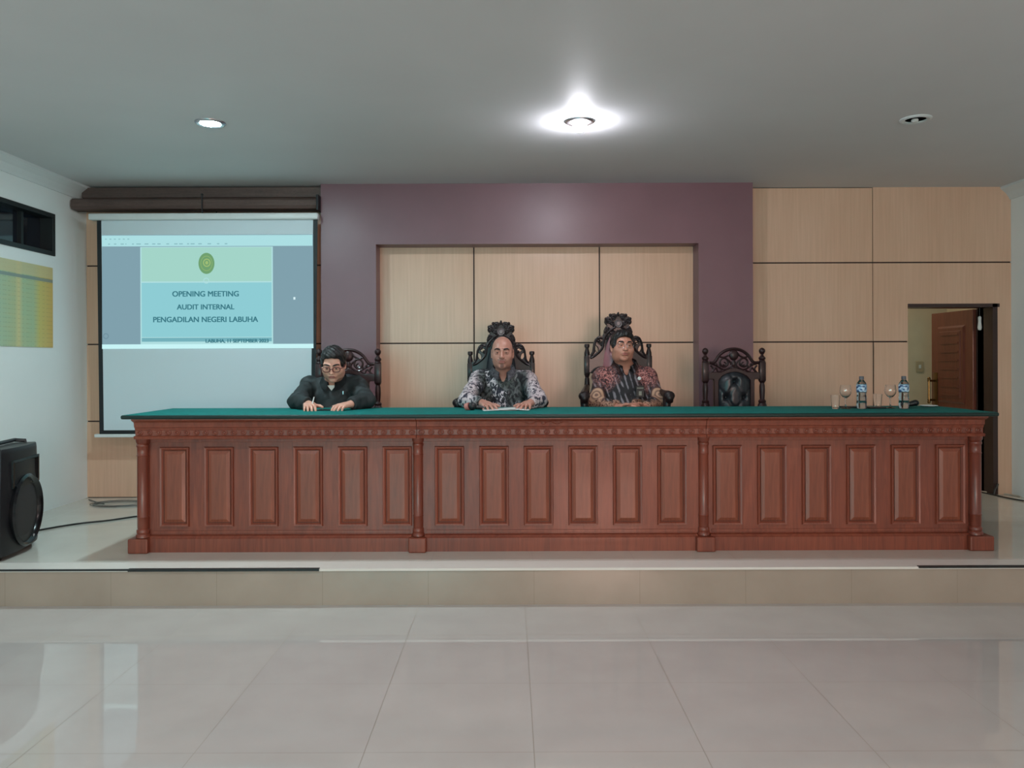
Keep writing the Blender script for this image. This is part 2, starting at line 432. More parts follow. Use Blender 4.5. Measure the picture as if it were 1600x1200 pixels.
# adhesive black strips on the platform nosing
b = MB(); b.box(P(-260,0,4.5).x, P(200,0,4.5).x, 4.488, 4.50, PZ-.006, PZ+.003); b.box(P(200,0,4.5).x, P(498,0,4.5).x, 4.486, 4.51, PZ-.010, PZ+.004)
o = b.build('nosing_strip', M['cable']); tag(recenter(o), 'long black strip stuck along the platform edge left of the bench middle', 'edge strip')
b = MB(); b.box(P(1433,0,4.5).x, XR, 4.486, 4.51, PZ-.005, PZ+.005)
o = b.build('nosing_strip', M['cable']); tag(recenter(o), 'short black strip on the platform edge at the right end', 'edge strip')

# room behind the door
b = MB(); b.box(2.6, 4.9, 8.9, 9.0, PZ-.1, CEIL); b.box(2.5, 2.6, YB+.2, 9.0, PZ-.1, CEIL); b.box(4.9, 5.0, YB+.2, 9.0, PZ-.1, CEIL)
struct(b.build('wall_corridor', simple('corridor_plaster', lin(208,198,172), .6, .03)))
b = MB(); b.box(XL-.5, 6, 9.5, 9.6, -.1, CEIL)
b = MB(); c = P(1437, 575, 8.89); b.box(c.x-.04, c.x+.04, 8.885, 8.90, c.z-.06, c.z+.06, .004); b.mi = 1; b.box(c.x-.012, c.x+.012, 8.88, 8.89, c.z-.02, c.z+.02)
o = b.build('light_switch', [simple('old_switch', lin(176,164,136), .5), M['cornice']]); tag(recenter(o), 'cream wall switch seen through the open doorway', 'switch')

# door frame and leaf
b = MB(); b.box(DX0, DX1+.03, YB-.015, YB+.19, DZ-.03, DZ+.0); b.box(DX1-.03, DX1+.012, YB-.015, YB+.21, PZ, DZ+.0)
b.box(DX1-.03, DX1-.015, YB+.12, YB+.23, PZ, DZ-.03)
o = b.build('trim_7', M['door_frame']); struct(o)
hx, hy = 4.205, 7.15
leaf = bpy.data.objects.new('door_1', None); COL.objects.link(leaf); leaf.location = (hx, hy, PZ); struct(leaf)
dl = .70; zt = 1.835; b = MB(); b.box(hx-.035, hx, hy, hy+dl, PZ+.01, zt, .003)
for z0, z1 in ((PZ+.12, .85), (.97, 1.70)):      # raised carved panels on the face towards the room side
    yl, yh = hy+.12, hy+dl-.12; xx = hx-.035
    for k, (dd, hh) in enumerate(((0, .014), (.035, .02))):
        b.hexa([(xx-hh, yl+dd+.02, z0+dd+.02), (xx, yl+dd, z0+dd), (xx-hh, yh-dd-.02, z0+dd+.02), (xx, yh-dd, z0+dd), (xx-hh, yl+dd+.02, z1-dd-.02), (xx, yl+dd, z1-dd), (xx-hh, yh-dd-.02, z1-dd-.02), (xx, yh-dd, z1-dd)])
    for j in range(1, 9):
        zz = z0+(z1-z0)*j/9; b.box(xx-.026, xx-.018, yl+.08, yh-.08, zz-.008, zz+.008)
b.build('door_leaf', M['door'], leaf)
b = MB(); hz0, hz1 = CZ-(627-HY)*7.80/F, CZ-(597-HY)*7.80/F
b.box(hx-.041, hx-.034, hy+dl-.11, hy+dl-.03, hz0-.06, hz1+.08, .002)
b.tube([(hx-.10, hy+dl-.07, hz0-.02), (hx-.10, hy+dl-.07, hz1+.02)], .011); b.tube([(hx-.035, hy+dl-.07, hz0), (hx-.11, hy+dl-.07, hz0)], .011); b.tube([(hx-.035, hy+dl-.07, hz1), (hx-.11, hy+dl-.07, hz1)], .011)
for zz in (hz0-.02, hz1+.02): b.sphere((hx-.10, hy+dl-.07, zz), .016, 10)
b.build('door_handle', M['brass'], leaf, smooth=True)
b = MB(); c = P(1531, 509, 6.99); b.tube([(c.x, c.y, c.z+.06), (c.x, c.y, c.z+.17)], .003, 6)
b.mi = 1; b.lathe([(.006,.07),(.014,.06),(.012,.02),(.017,-.03),(.013,-.05),(.004,-.055)], c, 12)
o = b.build('door_tassel', [M['cable'], M['paper']], smooth=True); tag(recenter(o), 'small white tassel hanging at the top of the dark door frame', 'tassel')

# high window on the left wall
w = bpy.data.objects.new('window_1', None); COL.objects.link(w); w.location = (XL, (WY0+WY1)/2, WZ0); struct(w)
fr = .035
b = MB()
for (ya, yb, za, zb) in ((WY0, WY1, WZ1-fr, WZ1), (WY0, WY1, WZ0, WZ0+fr), (WY0, WY0+fr, WZ0+fr, WZ1-fr), (WY1-fr, WY1, WZ0+fr, WZ1-fr)):
    b.box(XL-.14, XL+.012, ya, yb, za, zb, .002)
b.build('window_frame', M['win_frame'], w)
b = MB(); b.box(XL-.10, XL-.092, WY0+fr, WY1-fr, WZ0+fr, WZ1-fr); b.build('window_pane', M['dark_glass'], w)
b = MB(); b.box(XL-.092, XL-.06, WY1-fr-.30, WY1-fr-.27, WZ0+fr, WZ1-fr); b.build('window_mullion', M['win_frame'], w)

# poster on the left wall
def poster_mat():
    n = NT('printed_poster'); co = n.coord((1,1,1)); sp = n.new('ShaderNodeSeparateXYZ'); n.link(co, sp.inputs[0])
    y = n.math('DIVIDE', n.math('ADD', sp.outputs[1], .65), 1.3); z = n.math('DIVIDE', sp.outputs[2], .64)
    c = n.ramp(y, [(0, lin(150,190,170)), (.45, lin(150,196,176)), (.62, lin(168,192,150)), (.66, lin(212,206,150)), (.70, lin(158,196,160)), (.80, lin(160,196,158)), (.86, lin(204,196,110)), (1, lin(214,176,96))])
    t = n.new('ShaderNodeTexNoise', Scale=6.0, Detail=5.0); n.link(n.coord((1,1,4)), t.inputs['Vector'])
    c = n.mix(n.math('MULTIPLY', t.outputs[0], .5), c, lin(206,190,128))
    st = n.math('GREATER_THAN', n.math('SINE', n.math('MULTIPLY', z, 120.0)), .86)
    nz = n.new('ShaderNodeTexNoise', Scale=30.0); n.link(n.coord((1,1,.01)), nz.inputs['Vector'])
    st = n.math('MULTIPLY', st, n.math('GREATER_THAN', nz.outputs[0], .5))
    c = n.mix(n.math('MULTIPLY', st, .22), c, lin(96,110,84))
    top = n.math('GREATER_THAN', z, .86); c = n.mix(n.math('MULTIPLY', top, .7), c, lin(206,196,150))
    b1 = n.math('MULTIPLY', n.math('GREATER_THAN', z, .81), n.math('LESS_THAN', z, .85))
    c = n.mix(n.math('MULTIPLY', b1, .8), c, lin(120,140,140)); n.set(c, .35); return n.m
b = MB(); b.box(XL, XL+.006, 5.08, 6.38, 1.503, 2.143)
o = b.build('wall_poster', poster_mat()); o = tag(recenter(o), 'yellow and green printed poster on the left wall under the high window', 'poster')

# corridor light
# ================================================================== CEILING LAMPS
def downlight(px, py, label, lit, style):
    d = (CEIL-CZ)*F/(HY-py); c = Vector(((px-VX)*d/F, d, CEIL))
    t = thing('ceiling_lamp', label, 'ceiling lamp', c, 'recessed ceiling lamps')
    b = MB(); b.lathe([(.062,.0),(.064,-.008),(.080,-.012),(.092,-.006),(.094,.0)], c, 32, cap=False); b.build('trim_ring', M['metal'] if lit else M['white_metal'], t, smooth=True)
    if lit:
        b = MB()
        if style == 'flush': b.lathe([(.001,-.016),(.03,-.015),(.05,-.012),(.062,-.004),(.062,-.001)], c, 24)
        else: b.lathe([(.001,-.066),(.022,-.062),(.038,-.046),(.042,-.030),(.036,-.012),(.024,-.001)], c, 24)
        b.build('bulb', M[style], t, smooth=True)
    else:
        b = MB(); b.lathe([(.001,-.002),(.06,-.002)], c, 24); b.build('reflector', M['groove'], t)
        b = MB(); b.lathe([(.001,-.022),(.014,-.02),(.022,-.012),(.02,-.003)], c+Vector((-.005,0,0)), 16); b.build('bulb', M['paper'], t, smooth=True)
LAMP = 230.0
M['flush'] = emis('lamp_glow_left', (.72,.96,1,1), 780)
M['bulb'] = emis('lamp_glow', (.93,.92,1,1), 545)
downlight(330, 190, 'lit round ceiling lamp above the projection screen side', True, 'flush')
downlight(907, 190, 'brightly glowing ceiling lamp above the middle of the bench', True, 'bulb')
downlight(1432, 188, 'unlit round ceiling lamp on the right', False, '')

# ================================================================== PROJECTION SCREEN AND PELMET
pel = thing('pelmet', 'dark brown wooden pelmet box along the ceiling above the screen', 'pelmet', (P(310,0,6.7).x, 6.8, 2.6))
xa, xb = XL+.01, P(500,0,6.66).x
b = MB(); zt = CZ-(293-HY)*6.8/F; zm = CZ-(307-HY)*6.75/F
b.box(xa+.03, xb-.005, 6.75, YB-.012, zm, zt, .004); b.build('fascia', M['pelmet'], pel)
zl = CZ-(325-HY)*6.64/F; zu = CZ-(307-HY)*6.64/F
b = MB(); b.sweepx([(6.74, zu+.004), (6.66, zu), (6.635, zu-.02), (6.63, zl+.03), (6.645, zl+.004), (6.74, zl)], xa, xb-.02); b.build('lower_rail', M['pelmet'], pel)
b = MB(); b.box(xb-.02, xb, 6.62, 6.76, zl-.012, zu+.02, .004); b.build('end_bracket', M['black_mat'], pel)
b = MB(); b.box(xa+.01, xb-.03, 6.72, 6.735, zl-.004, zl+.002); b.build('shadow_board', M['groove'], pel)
xh = P(318,0,6.64).x
b = MB(); b.tube([(xh, 6.635, zl-.035), (xh, 6.62, zl-.01), (xh, 6.618, zu+.02)], .006, 8); b.sphere((xh, 6.62, zu+.02), .011, 8); b.build('hook', M['black_mat'], pel, smooth=True)

scr = thing('projection_screen', 'white roll-down projection screen with black borders showing a slide', 'projection screen', (P(325,0,6.66).x, 6.66, P(0,680,6.75).z))
TL, TR = P(152,342,6.62), P(497,342,6.62); BL, BR = P(155,676,6.74), P(492,676,6.74)
def S(u, v, off=0): # u 0..1 left-right, v 0..1 top-bottom
    p = (TL*(1-u)+TR*u)*(1-v)+(BL*(1-u)+BR*u)*v; return Vector((p.x, p.y-off, p.z))
def uv(px, py):      # pixel -> screen uv by fixed point iteration
    u, v = .5, .5
    for _ in range(30):
        p = S(u, v); qx = VX+p.x*F/p.y; qy = HY-(p.z-CZ)*F/p.y
        u += (px-qx)/340; v += (py-qy)/335
    return u, v
def quadpx(b, x0, y0, x1, y1, off):
    pts = [uv(x0,y0), uv(x1,y0), uv(x1,y1), uv(x0,y1)]
    v = [S(u, w_, off) for u, w_ in pts]; v2 = [p+Vector((0,.0008,0)) for p in v]
    b.hexa([v[0], v[1], v[3], v[2], v2[0], v2[1], v2[3], v2[2]])
def slab(b, u0, v0, u1, v1, off, th):
    v = [S(u0,v0,off), S(u1,v0,off), S(u0,v1,off), S(u1,v1,off)]; b.hexa(v+[p+Vector((0,th,0)) for p in v])
ul, ur, vb = 7/345, 1-7/345, 1-6/334
ftop, fbot = lin(128,160,166), lin(158,178,186)
def fabric():
    n = NT('screen_fabric'); n.set(lin(198,214,221), .85, spec=.2); return n.m
b = MB(); slab(b, ul, 0, ur, vb, 0, .002); b.build('screen_fabric', fabric(), scr)
b = MB(); slab(b, 0, 0, ul, 1, 0, .003); slab(b, ur, 0, 1, 1, 0, .003); slab(b, ul, vb, ur, 1, 0, .003); b.build('black_border', M['black_mat'], scr)
b = MB(); zc = TL.z; b.box(P(142,0,6.62).x, P(499,0,6.62).x, 6.58, 6.655, zc-.002, zc+.052, .012, 3); b.build('roller_case', M['white_metal'], scr, smooth=True)
b = MB(); b.box(P(148,0,6.74).x, P(497,0,6.74).x, 6.725, 6.76, BL.z-.028, BL.z+.0, .005); b.build('bottom_bar', M['white_metal'], scr)
# projected picture (light on the screen)
EM = {}
def em(name, c, k=1.0):
    if name not in EM: EM[name] = emis('projected_'+name, lin(*c), k)
    return EM[name]
def patch(name, rect, col, off, k=1.0, part='projected_image', parent=None):
    b = MB(); quadpx(b, *rect, off); return b.build(part, em(name, col, k), parent or scr)
pic = patch('desktop', (160,365,490,543), (128,160,172), .002, part='projected_image')
patch('toolbar', (160,366,489,383), (172,222,226), .003, part='toolbar', parent=pic)
patch('sheet', (220,384,427,537), (176,222,224), .003, part='slide', parent=pic)
patch('greenhalf', (222,385,425,438), (163,212,200), .004, part='slide_header', parent=pic)
patch('cyanhalf', (222,440,425,525), (142,204,212), .004, part='slide_body', parent=pic)
patch('footer', (222,526,425,532), (116,176,186), .004, part='slide_footer', parent=pic)
patch('taskbar', (160,536,490,543), (200,244,246), .0045, part='taskbar', parent=pic)
patch('cursor', (459,463,462,467), (215,240,245), .004, part='cursor', parent=pic)
def disc(px, py, rx, ry, name, col, off, part, hole=None):
    n = 32; o_ = [uv(px+rx*math.cos(2*math.pi*i/n), py+ry*math.sin(2*math.pi*i/n)) for i in range(n)]; b = MB()
    fr_ = [b.bm.verts.new(S(u, v, off)) for u, v in o_]
    if hole:
        i_ = [uv(px+rx*hole*math.cos(2*math.pi*i/n), py+ry*hole*math.sin(2*math.pi*i/n)) for i in range(n)]; iv = [b.bm.verts.new(S(u, v, off)) for u, v in i_]
        for k in range(n): b.bm.faces.new((fr_[k], fr_[(k+1) % n], iv[(k+1) % n], iv[k]))
    else: b.bm.faces.new(fr_)
    return b.build(part, em(name, col), pic)
disc(323.5, 410, 12.5, 16.5, 'emblem', (112,160,112), .005, 'emblem')
disc(323.5, 410, 9.3, 12, 'emblem_line', (140,178,112), .0055, 'emblem_ring', .9)
disc(324, 409, 6, 6.5, 'emblem_gold', (158,188,118), .0055, 'emblem_ring', .72)
disc(324, 409, 2.4, 2.8, 'emblem_gold', (158,188,118), .0055, 'emblem_centre')
disc(323, 437, 4.5, 4.5, 'sheet', (176,222,224), .005, 'slide_button', .75)
disc(166, 523, 4.5, 4.5, 'icon', (110,142,156), .004, 'screen_icon', .7)
def stext(txt, px, py, width_px, name, col, bold=.0):
    me = text_mesh(txt, .1, .0, bold); xs = [v.co.x for v in me.vertices]; zs_ = [v.co.z for v in me.vertices]
    s = width_px*6.68/F/(max(xs)-min(xs)); u, v = uv(px, py); c = S(u, v, .006)
    T = Matrix.Translation(c)@Matrix.Diagonal((s, 1, s, 1))@Matrix.Translation((-(max(xs)+min(xs))/2, 0, -(max(zs_)+min(zs_))/2))
    fx = sorted(((min(me.vertices[i].co.x for i in p.vertices), max(me.vertices[i].co.x for i in p.vertices), p.index) for p in me.polygons))
    groups, right = [], -9
    for a0, a1, i in fx:                    # a gap as wide as a space starts a new word
        if a0-right > .016: groups.append([])
        groups[-1].append(i); right = max(right, a1)
    for gi in groups:
        b = MB()
        for k, (dx, dz) in enumerate(((-.0020, -.0010), (.0020, -.0010), (-.0020, .0010), (.0020, .0010), (0, 0))):
            for i in gi:
                f = [T@Vector(me.vertices[j].co)+Vector((dx, -.0002*k, dz)) for j in me.polygons[i].vertices]
                try: b.bm.faces.new([b.bm.verts.new(q) for q in f])
                except ValueError: pass
        b.build('slide_text', em(name, col), pic)
stext('OPENING MEETING', 322, 457.5, 103, 'text', (62,122,134), 0)
stext('AUDIT INTERNAL', 322, 478, 89, 'text', (62,122,134), 0)
stext('PENGADILAN NEGERI LABUHA', 322, 497.5, 163, 'text', (62,122,134), 0)
stext('LABUHA, 11 SEPTEMBER 2023', 371, 531.5, 98, 'text', (62,122,134), 0)
r_ = random.Random(3); x = 170; marks = []
while x < 360:
    w_ = r_.uniform(1.5, 7); marks.append((x, 378.6, x+w_, 380.2)); x += w_+r_.uniform(2, 10)
for x in range(165, 205, 7): marks.append((x, 371, x+3, 372.3))
for m_ in marks:
    b = MB(); quadpx(b, *m_, .0045); b.build('toolbar_mark', em('marks', (138,186,192)), pic)

# ================================================================== JUDGES' BENCH
DK = thing('judges_bench', 'long reddish brown panelled wooden bench with a green felt top', 'bench table', (.3, 5.15, PZ))
XA, XB = -2.351, 2.949; FX0, FX1 = -2.295, 2.893; YF = 4.93
b = MB(); b.box(XA, XB, 4.78, 5.52, 1.037, 1.062, .010, 4)
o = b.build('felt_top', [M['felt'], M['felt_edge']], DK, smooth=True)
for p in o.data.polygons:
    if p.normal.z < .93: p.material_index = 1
posts = [(221, 4.9), (652, 4.9), (1100, 4.9), (1527, 4.9)]
px_ = [(p-VX)*4.9/F for p, _ in posts]; px_[0] = -2.275; px_[3] = 2.877
zl0, zl1 = .912, .932
for i, (xa, xb) in enumerate(((FX0, px_[1]), (px_[1], px_[2]), (px_[2], FX1))):
    e0 = .0015 if i else 0; e1 = .0015 if i < 2 else 0
    b = MB()
    prof = [(5.45,1.0372), (4.80,1.0372), (4.80,1.030), (4.815,1.022), (4.835,1.014), (4.840,.985), (4.846,.982), (4.850,.975), (4.852,.966), (4.856,.964), (4.856,zl1), (4.838,zl1-.001), (4.832,zl1-.008), (4.838,zl0), (4.90,zl0-.004), (5.45,zl0-.004)]
    b.sweepx(prof, xa+e0, xb-e1)
    n = int(round((xb-xa)/.0583)); st = (xb-xa)/n
    for k in range(n):
        cx = xa+st*(k+.5); cz = .949
        ring = [(cx+.0155*math.cos(a), 4.853, cz+.0125*math.sin(a)) for a in [math.pi*2*j/14 for j in range(14)]]
        b.tube(ring, .0042, 6, closed=True); b.sphere((cx, 4.857, cz), .008, 8, (1,.8,1))
    b.build('frieze', M['desk'], DK, smooth=True, ang=30)
b = MB(); gold = P(849, 661, 4.84)
# small carved crest in the middle of the frieze
for s in (-1, 1):
    b.tube(smooth_open([(gold.x+s*.01, 4.838, gold.z), (gold.x+s*.04, 4.834, gold.z+.008), (gold.x+s*.08, 4.836, gold.z-.006), (gold.x+s*.12, 4.838, gold.z+.006), (gold.x+s*.15, 4.84, gold.z)], 4), .004, 6)
b.sphere((gold.x, 4.838, gold.z), .012, 10, (1.3,.5,.8)); b.build('carved_crest', M['desk'], DK, smooth=True)
PZ0, PZ1 = .36, .855; pw = .183; pitch = 69.5*4.93/F
proto = None
for i, (xa, xb) in enumerate(zip(px_, px_[1:])):
    b = MB(); b.box(xa+.002, xb-.002, YF, YF+.03, PZ+.09, zl0-.004); b.box(xa+.05, xb-.05, YF-.006, YF+.002, .317, .335, .002)
    b.box(xa+.03, xb-.03, YF-.008, YF+.002, .885, .905, .002)
    fp = b.build('front_panel', M['desk'], DK)
    xc = (xa+xb)/2+(.03 if i == 0 else 0); xs_ = [xc+(k-2.5)*pitch for k in range(6)]
    for x in xs_:
        if proto is None:
            b = MB(); z0, z1 = PZ0, PZ1; hw = pw/2; y = 0
            b.frame(-hw, hw, z0-PZ, z1-PZ, .022, y, .014)
            i0 = .026; b.mi = 1
            b.hexa([(-hw+i0+.02, y-.008, z0-PZ+i0+.02), (-hw+i0, y, z0-PZ+i0), (hw-i0-.02, y-.008, z0-PZ+i0+.02), (hw-i0, y, z0-PZ+i0),
                    (-hw+i0+.02, y-.008, z1-PZ-i0-.02), (-hw+i0, y, z1-PZ-i0), (hw-i0-.02, y-.008, z1-PZ-i0-.02), (hw-i0, y, z1-PZ-i0)])
            b.mi = 2; b.frame(-hw+.0225, hw-.0225, z0-PZ+.0225, z1-PZ-.0225, .0022, y, .0012)
            o = b.build('raised_panel', [M['desk'], M['panel'], M['groove']]); proto = o
        else: o = proto.copy(); COL.objects.link(o)
        o.parent = fp; o.location = (x-DK.location.x, YF-.0005-DK.location.y, 0)
    b = MB(); zz = PZ
    b.sweepx([(YF+.03, PZ), (YF-.032, PZ), (YF-.032, .29), (YF-.024, .298), (YF-.018, .305), (YF, .311), (YF+.03, .311)], xa+.04, xb-.04); b.build('plinth', M['desk'], DK)
for i, x in enumerate(px_):
    b = MB(); r = .031; cy = 4.925 if 0 < i < 3 else 4.915
    prof = [(.038,.30),(.038,.315),(.032,.322),(.034,.33),(.034,.345),(.028,.352),(.030,.36),(.030,.42),(.033,.425),(.030,.43),(.030,.80),(.033,.805),(.030,.81),(.030,.855),(.034,.862),(.034,.872),(.030,.878),(.036,.89),(.038,.912)]
    if i in (0, 3): prof = [(a*1.15, z) for a, z in prof]
    b.lathe(prof, (x, cy, 0), 24); o = b.build('column', M['desk_dark'], DK, smooth=True, ang=50)
    w0, w1 = [(-.073,.05), (-.054,.054), (-.056,.058), (-.062,.086)][i]
    b = MB(); b.box(x+w0, x+w1, 4.858, 4.99, PZ, .298, .008, 2); b.build('column_foot', M['desk'], DK)
for x0, x1 in ((-2.262, -2.235), (2.835, 2.862)):
    b = MB(); b.box(x0, x1, YF+.03, 5.44, PZ, zl0-.004); b.build('side_panel', M['desk'], DK)

# ================================================================== CHAIRS (modelled in local coords: z above platform, front towards -y)
def turned(b, x, y, prof, n=14): b.lathe(prof, (x, y, 0), n)
def seat_parts(root, w, dpt, sh, arms, yb):
    b = MB(); b.box(-w/2, w/2, yb-dpt, yb+.02, sh-.09, sh-.02, .01); b.build('seat_frame', M['chair'], root)
    b = MB(); b.box(-w/2+.02, w/2-.02, yb-dpt+.01, yb-.02, sh-.03, sh+.04, .025, 4); b.build('seat', M['leather'], root, smooth=True)
    for s in (-1, 1):
        b = MB(); turned(b, s*(w/2-.03), yb-dpt+.035, [(.018,0),(.026,.02),(.02,.05),(.028,.10),(.022,.2),(.032,.28),(.026,.33),(.032,sh-.06)])
        b.build('leg', M['chair'], root, smooth=True)
    b = MB(); b.tube([(-w/2+.03, yb-dpt+.04, .13), (w/2-.03, yb-dpt+.04, .13)], .014); b.build('stretcher', M['chair'], root)
    if arms:
        for s in (-1, 1):
            ah = arms; xo = s*(w/2+.012); b = MB()
            pts = smooth_open([(s*(w/2-.03), yb, ah+.03), (s*(w/2-.005), yb-.15, ah+.01), (xo+s*.01, yb-.3, ah-.01), (xo+s*.02, yb-.42, ah-.012), (xo+s*.02, yb-.47, ah-.03), (xo+s*.02, yb-.455, ah-.055)], 5)
            b.tube(pts, [.02+.010*i/len(pts) for i in range(len(pts))], 10)
            b.sphere((xo+s*.02, yb-.455, ah-.022), .036, 12, (1.15,1,.95)); b.build('armrest', M['chair'], root, smooth=True)
            b = MB(); turned(b, xo+s*.015, yb-.40, [(.02,sh-.05),(.03,sh+.02),(.018,sh+.06),(.03,sh+.14),(.018,sh+.22),(.03,ah-.05),(.026,ah-.02)]); b.build('arm_post', M['chair'], root, smooth=True)
def small_chair(label):
    r = thing('carved_armchair', label, 'chair', (0,0,0), 'low carved chairs with arched backs')
    q = .00494; Z = lambda py: 1.171-(py-565)*q; X = lambda px: (px-1146.3)*q
    for s in (-1, 1):
        x = s*.2195
        b = MB(); b.box(x-.024, x+.024, -.024, .024, Z(597), Z(567), .006); b.box(x-.022, x+.022, -.022, .022, 0, .52, .004)
        turned(b, x, 0, [(.022,.50),(.034,.52),(.034,Z(634)),(.026,Z(631)),(.03,Z(628)),(.018,Z(625)),(.022,Z(612)),(.021,Z(604)),(.016,Z(600)),(.026,Z(597))])
        turned(b, x, 0, [(.024,Z(568)),(.026,Z(566)),(.02,Z(564)),(.026,Z(562)),(.026,Z(560)),(.012,Z(557)),(.01,Z(555)),(.016,Z(554)),(.024,Z(551)),(.024,Z(548)),(.014,Z(545.5)),(.001,Z(544.5))])
        b.build('back_post', M['chair_red'], r, smooth=True)
    b = MB()
    arch = smooth_open([(X(1108),0,Z(568)), (X(1116),0,Z(567)), (X(1124),0,Z(556)), (X(1134),0,Z(549)), (X(1146.3),0,Z(546.5)), (X(1158.6),0,Z(549)), (X(1168.6),0,Z(556)), (X(1177),0,Z(567)), (X(1185),0,Z(568))], 5)
    b.tube(arch, .0125, 8); b.build('arched_rail', M['chair_red'], r, smooth=True)
    b = MB()
    def t2(pts, rad=.008): b.tube(smooth_open([(X(a), 0, Z(c)) for a, c in pts], 4), rad, 6)
    for s in (1, -1):
        m = lambda a: 1146.3+s*(a-1146.3)
        ring = [(X(m(1131))+.032*math.cos(t_), 0, Z(567.5)+.034*math.sin(t_)) for t_ in [math.pi*2*k/16 for k in range(16)]]
        b.tube(ring, .009, 6, closed=True)
        t2([(m(1110),569),(m(1118),572),(m(1126),577),(m(1134),578.5),(m(1143),572),(m(1146),563)])
        t2([(m(1124),558),(m(1130),560),(m(1137),557),(m(1141),552)]); t2([(m(1131),567),(m(1134),569),(m(1133),572),(m(1129),571)], .006)
        t2([(m(1112),583),(m(1118),576),(m(1122),582),(m(1128),579)]); t2([(m(1110),572),(m(1114),578),(m(1110),584)])
        t2([(m(1136),563),(m(1141),567),(m(1143),574),(m(1140),580)])
        b.sphere((X(m(1119)),0,Z(571)), .012, 8); b.sphere((X(m(1124)),0,Z(574)), .011, 8)
    b.sphere((X(1146.3),0,Z(556)), .038, 14, (1,.45,1.15)); b.sphere((X(1146.3),0,Z(569)), .018, 10, (1,.6,1.6)); b.sphere((X(1146.3),0,Z(578)), .02, 10, (1.2,.6,1.3))
    b.build('carved_lattice', M['chair_red'], r, smooth=True)
    # rail + frame around the leather, one carved board with an opening
    L0, L1 = 1121, 1172
    outer = [(X(1107),Z(584)),(X(1115),Z(583)),(X(1126),Z(583.5)),(X(1136),Z(579)),(X(1146.3),Z(576.5)),(X(1156.6),Z(579)),(X(1166.6),Z(583.5)),(X(1178),Z(583)),(X(1185.6),Z(584)),(X(1185.6),Z(593)),(X(1178),Z(593)),(X(1177),Z(597)),(X(1177),.52),(X(1115.6),.52),(X(1115.6),Z(597)),(X(1114.6),Z(593)),(X(1107),Z(593))]
    hole = [(X(L0),.56),(X(L0),Z(595)),(X(1127),Z(588)),(X(1136),Z(583.5)),(X(1146.3),Z(581.5)),(X(1157),Z(583.5)),(X(1166),Z(588)),(X(L1),Z(595)),(X(L1),.56)]
    me = curve_shape([outer, hole], .016, .004); link('back_frame', me, M['chair_red'], r)
    # tufted leather
    nx, nz = 40, 60; b = MB(); V = []
    zt0, zt1 = .55, Z(582)
    tufts = [(X(1146.3), Z(597)), (X(1133), Z(622)), (X(1160), Z(622)), (X(1146.3), Z(642)), (X(1133), Z(662)), (X(1160), Z(662))]
    for j in range(nz+1):
        row = []
        for i in range(nx+1):
            u = i/nx*2-1; z = zt0+(zt1-zt0)*j/nz; x = u*(X(L1)-X(L0))/2*1.04+X(1146.5)
            ztop = Z(581.5)-.07*abs(u)**2.2; z = min(z, ztop)
            d = .052*(1-abs(u)**3)*(1-max(0, (z-ztop+.06)/.06)**2*.9)
            for tx, tz in tufts:
                rr = math.hypot(x-tx, z-tz); d -= .034*math.exp(-(rr/.022)**2)
                for sx_ in (-1, 1):      # diagonal folds
                    dx, dz = x-tx, z-tz; ln = abs(dx*.72-sx_*dz*.5)/.88
                    if rr < .13: d -= .012*math.exp(-(ln/.008)**2)*(1-rr/.13)
            row.append(b.bm.verts.new((x, -.004-max(d, -.01), z)))
        V.append(row)
    for j in range(nz):
        for i in range(nx): b.bm.faces.new((V[j][i], V[j][i+1], V[j+1][i+1], V[j+1][i]))
    bmesh.ops.remove_doubles(b.bm, verts=b.bm.verts[:], dist=.0006)
    pad = b.build('leather_back', M['leather'], r, smooth=True, ang=80)
    for tx, tz in tufts:
        b = MB(); b.sphere((tx, -.018, tz), .008, 8); b.build('tuft_button', M['leather'], pad, smooth=True)
    b = MB(); b.box(X(L0)-.01, X(L1)+.01, .0, .03, .54, Z(592), .004); b.build('back_board', M['chair'], r)
    seat_parts(r, .48, .48, .46, 0, 0)
    return r
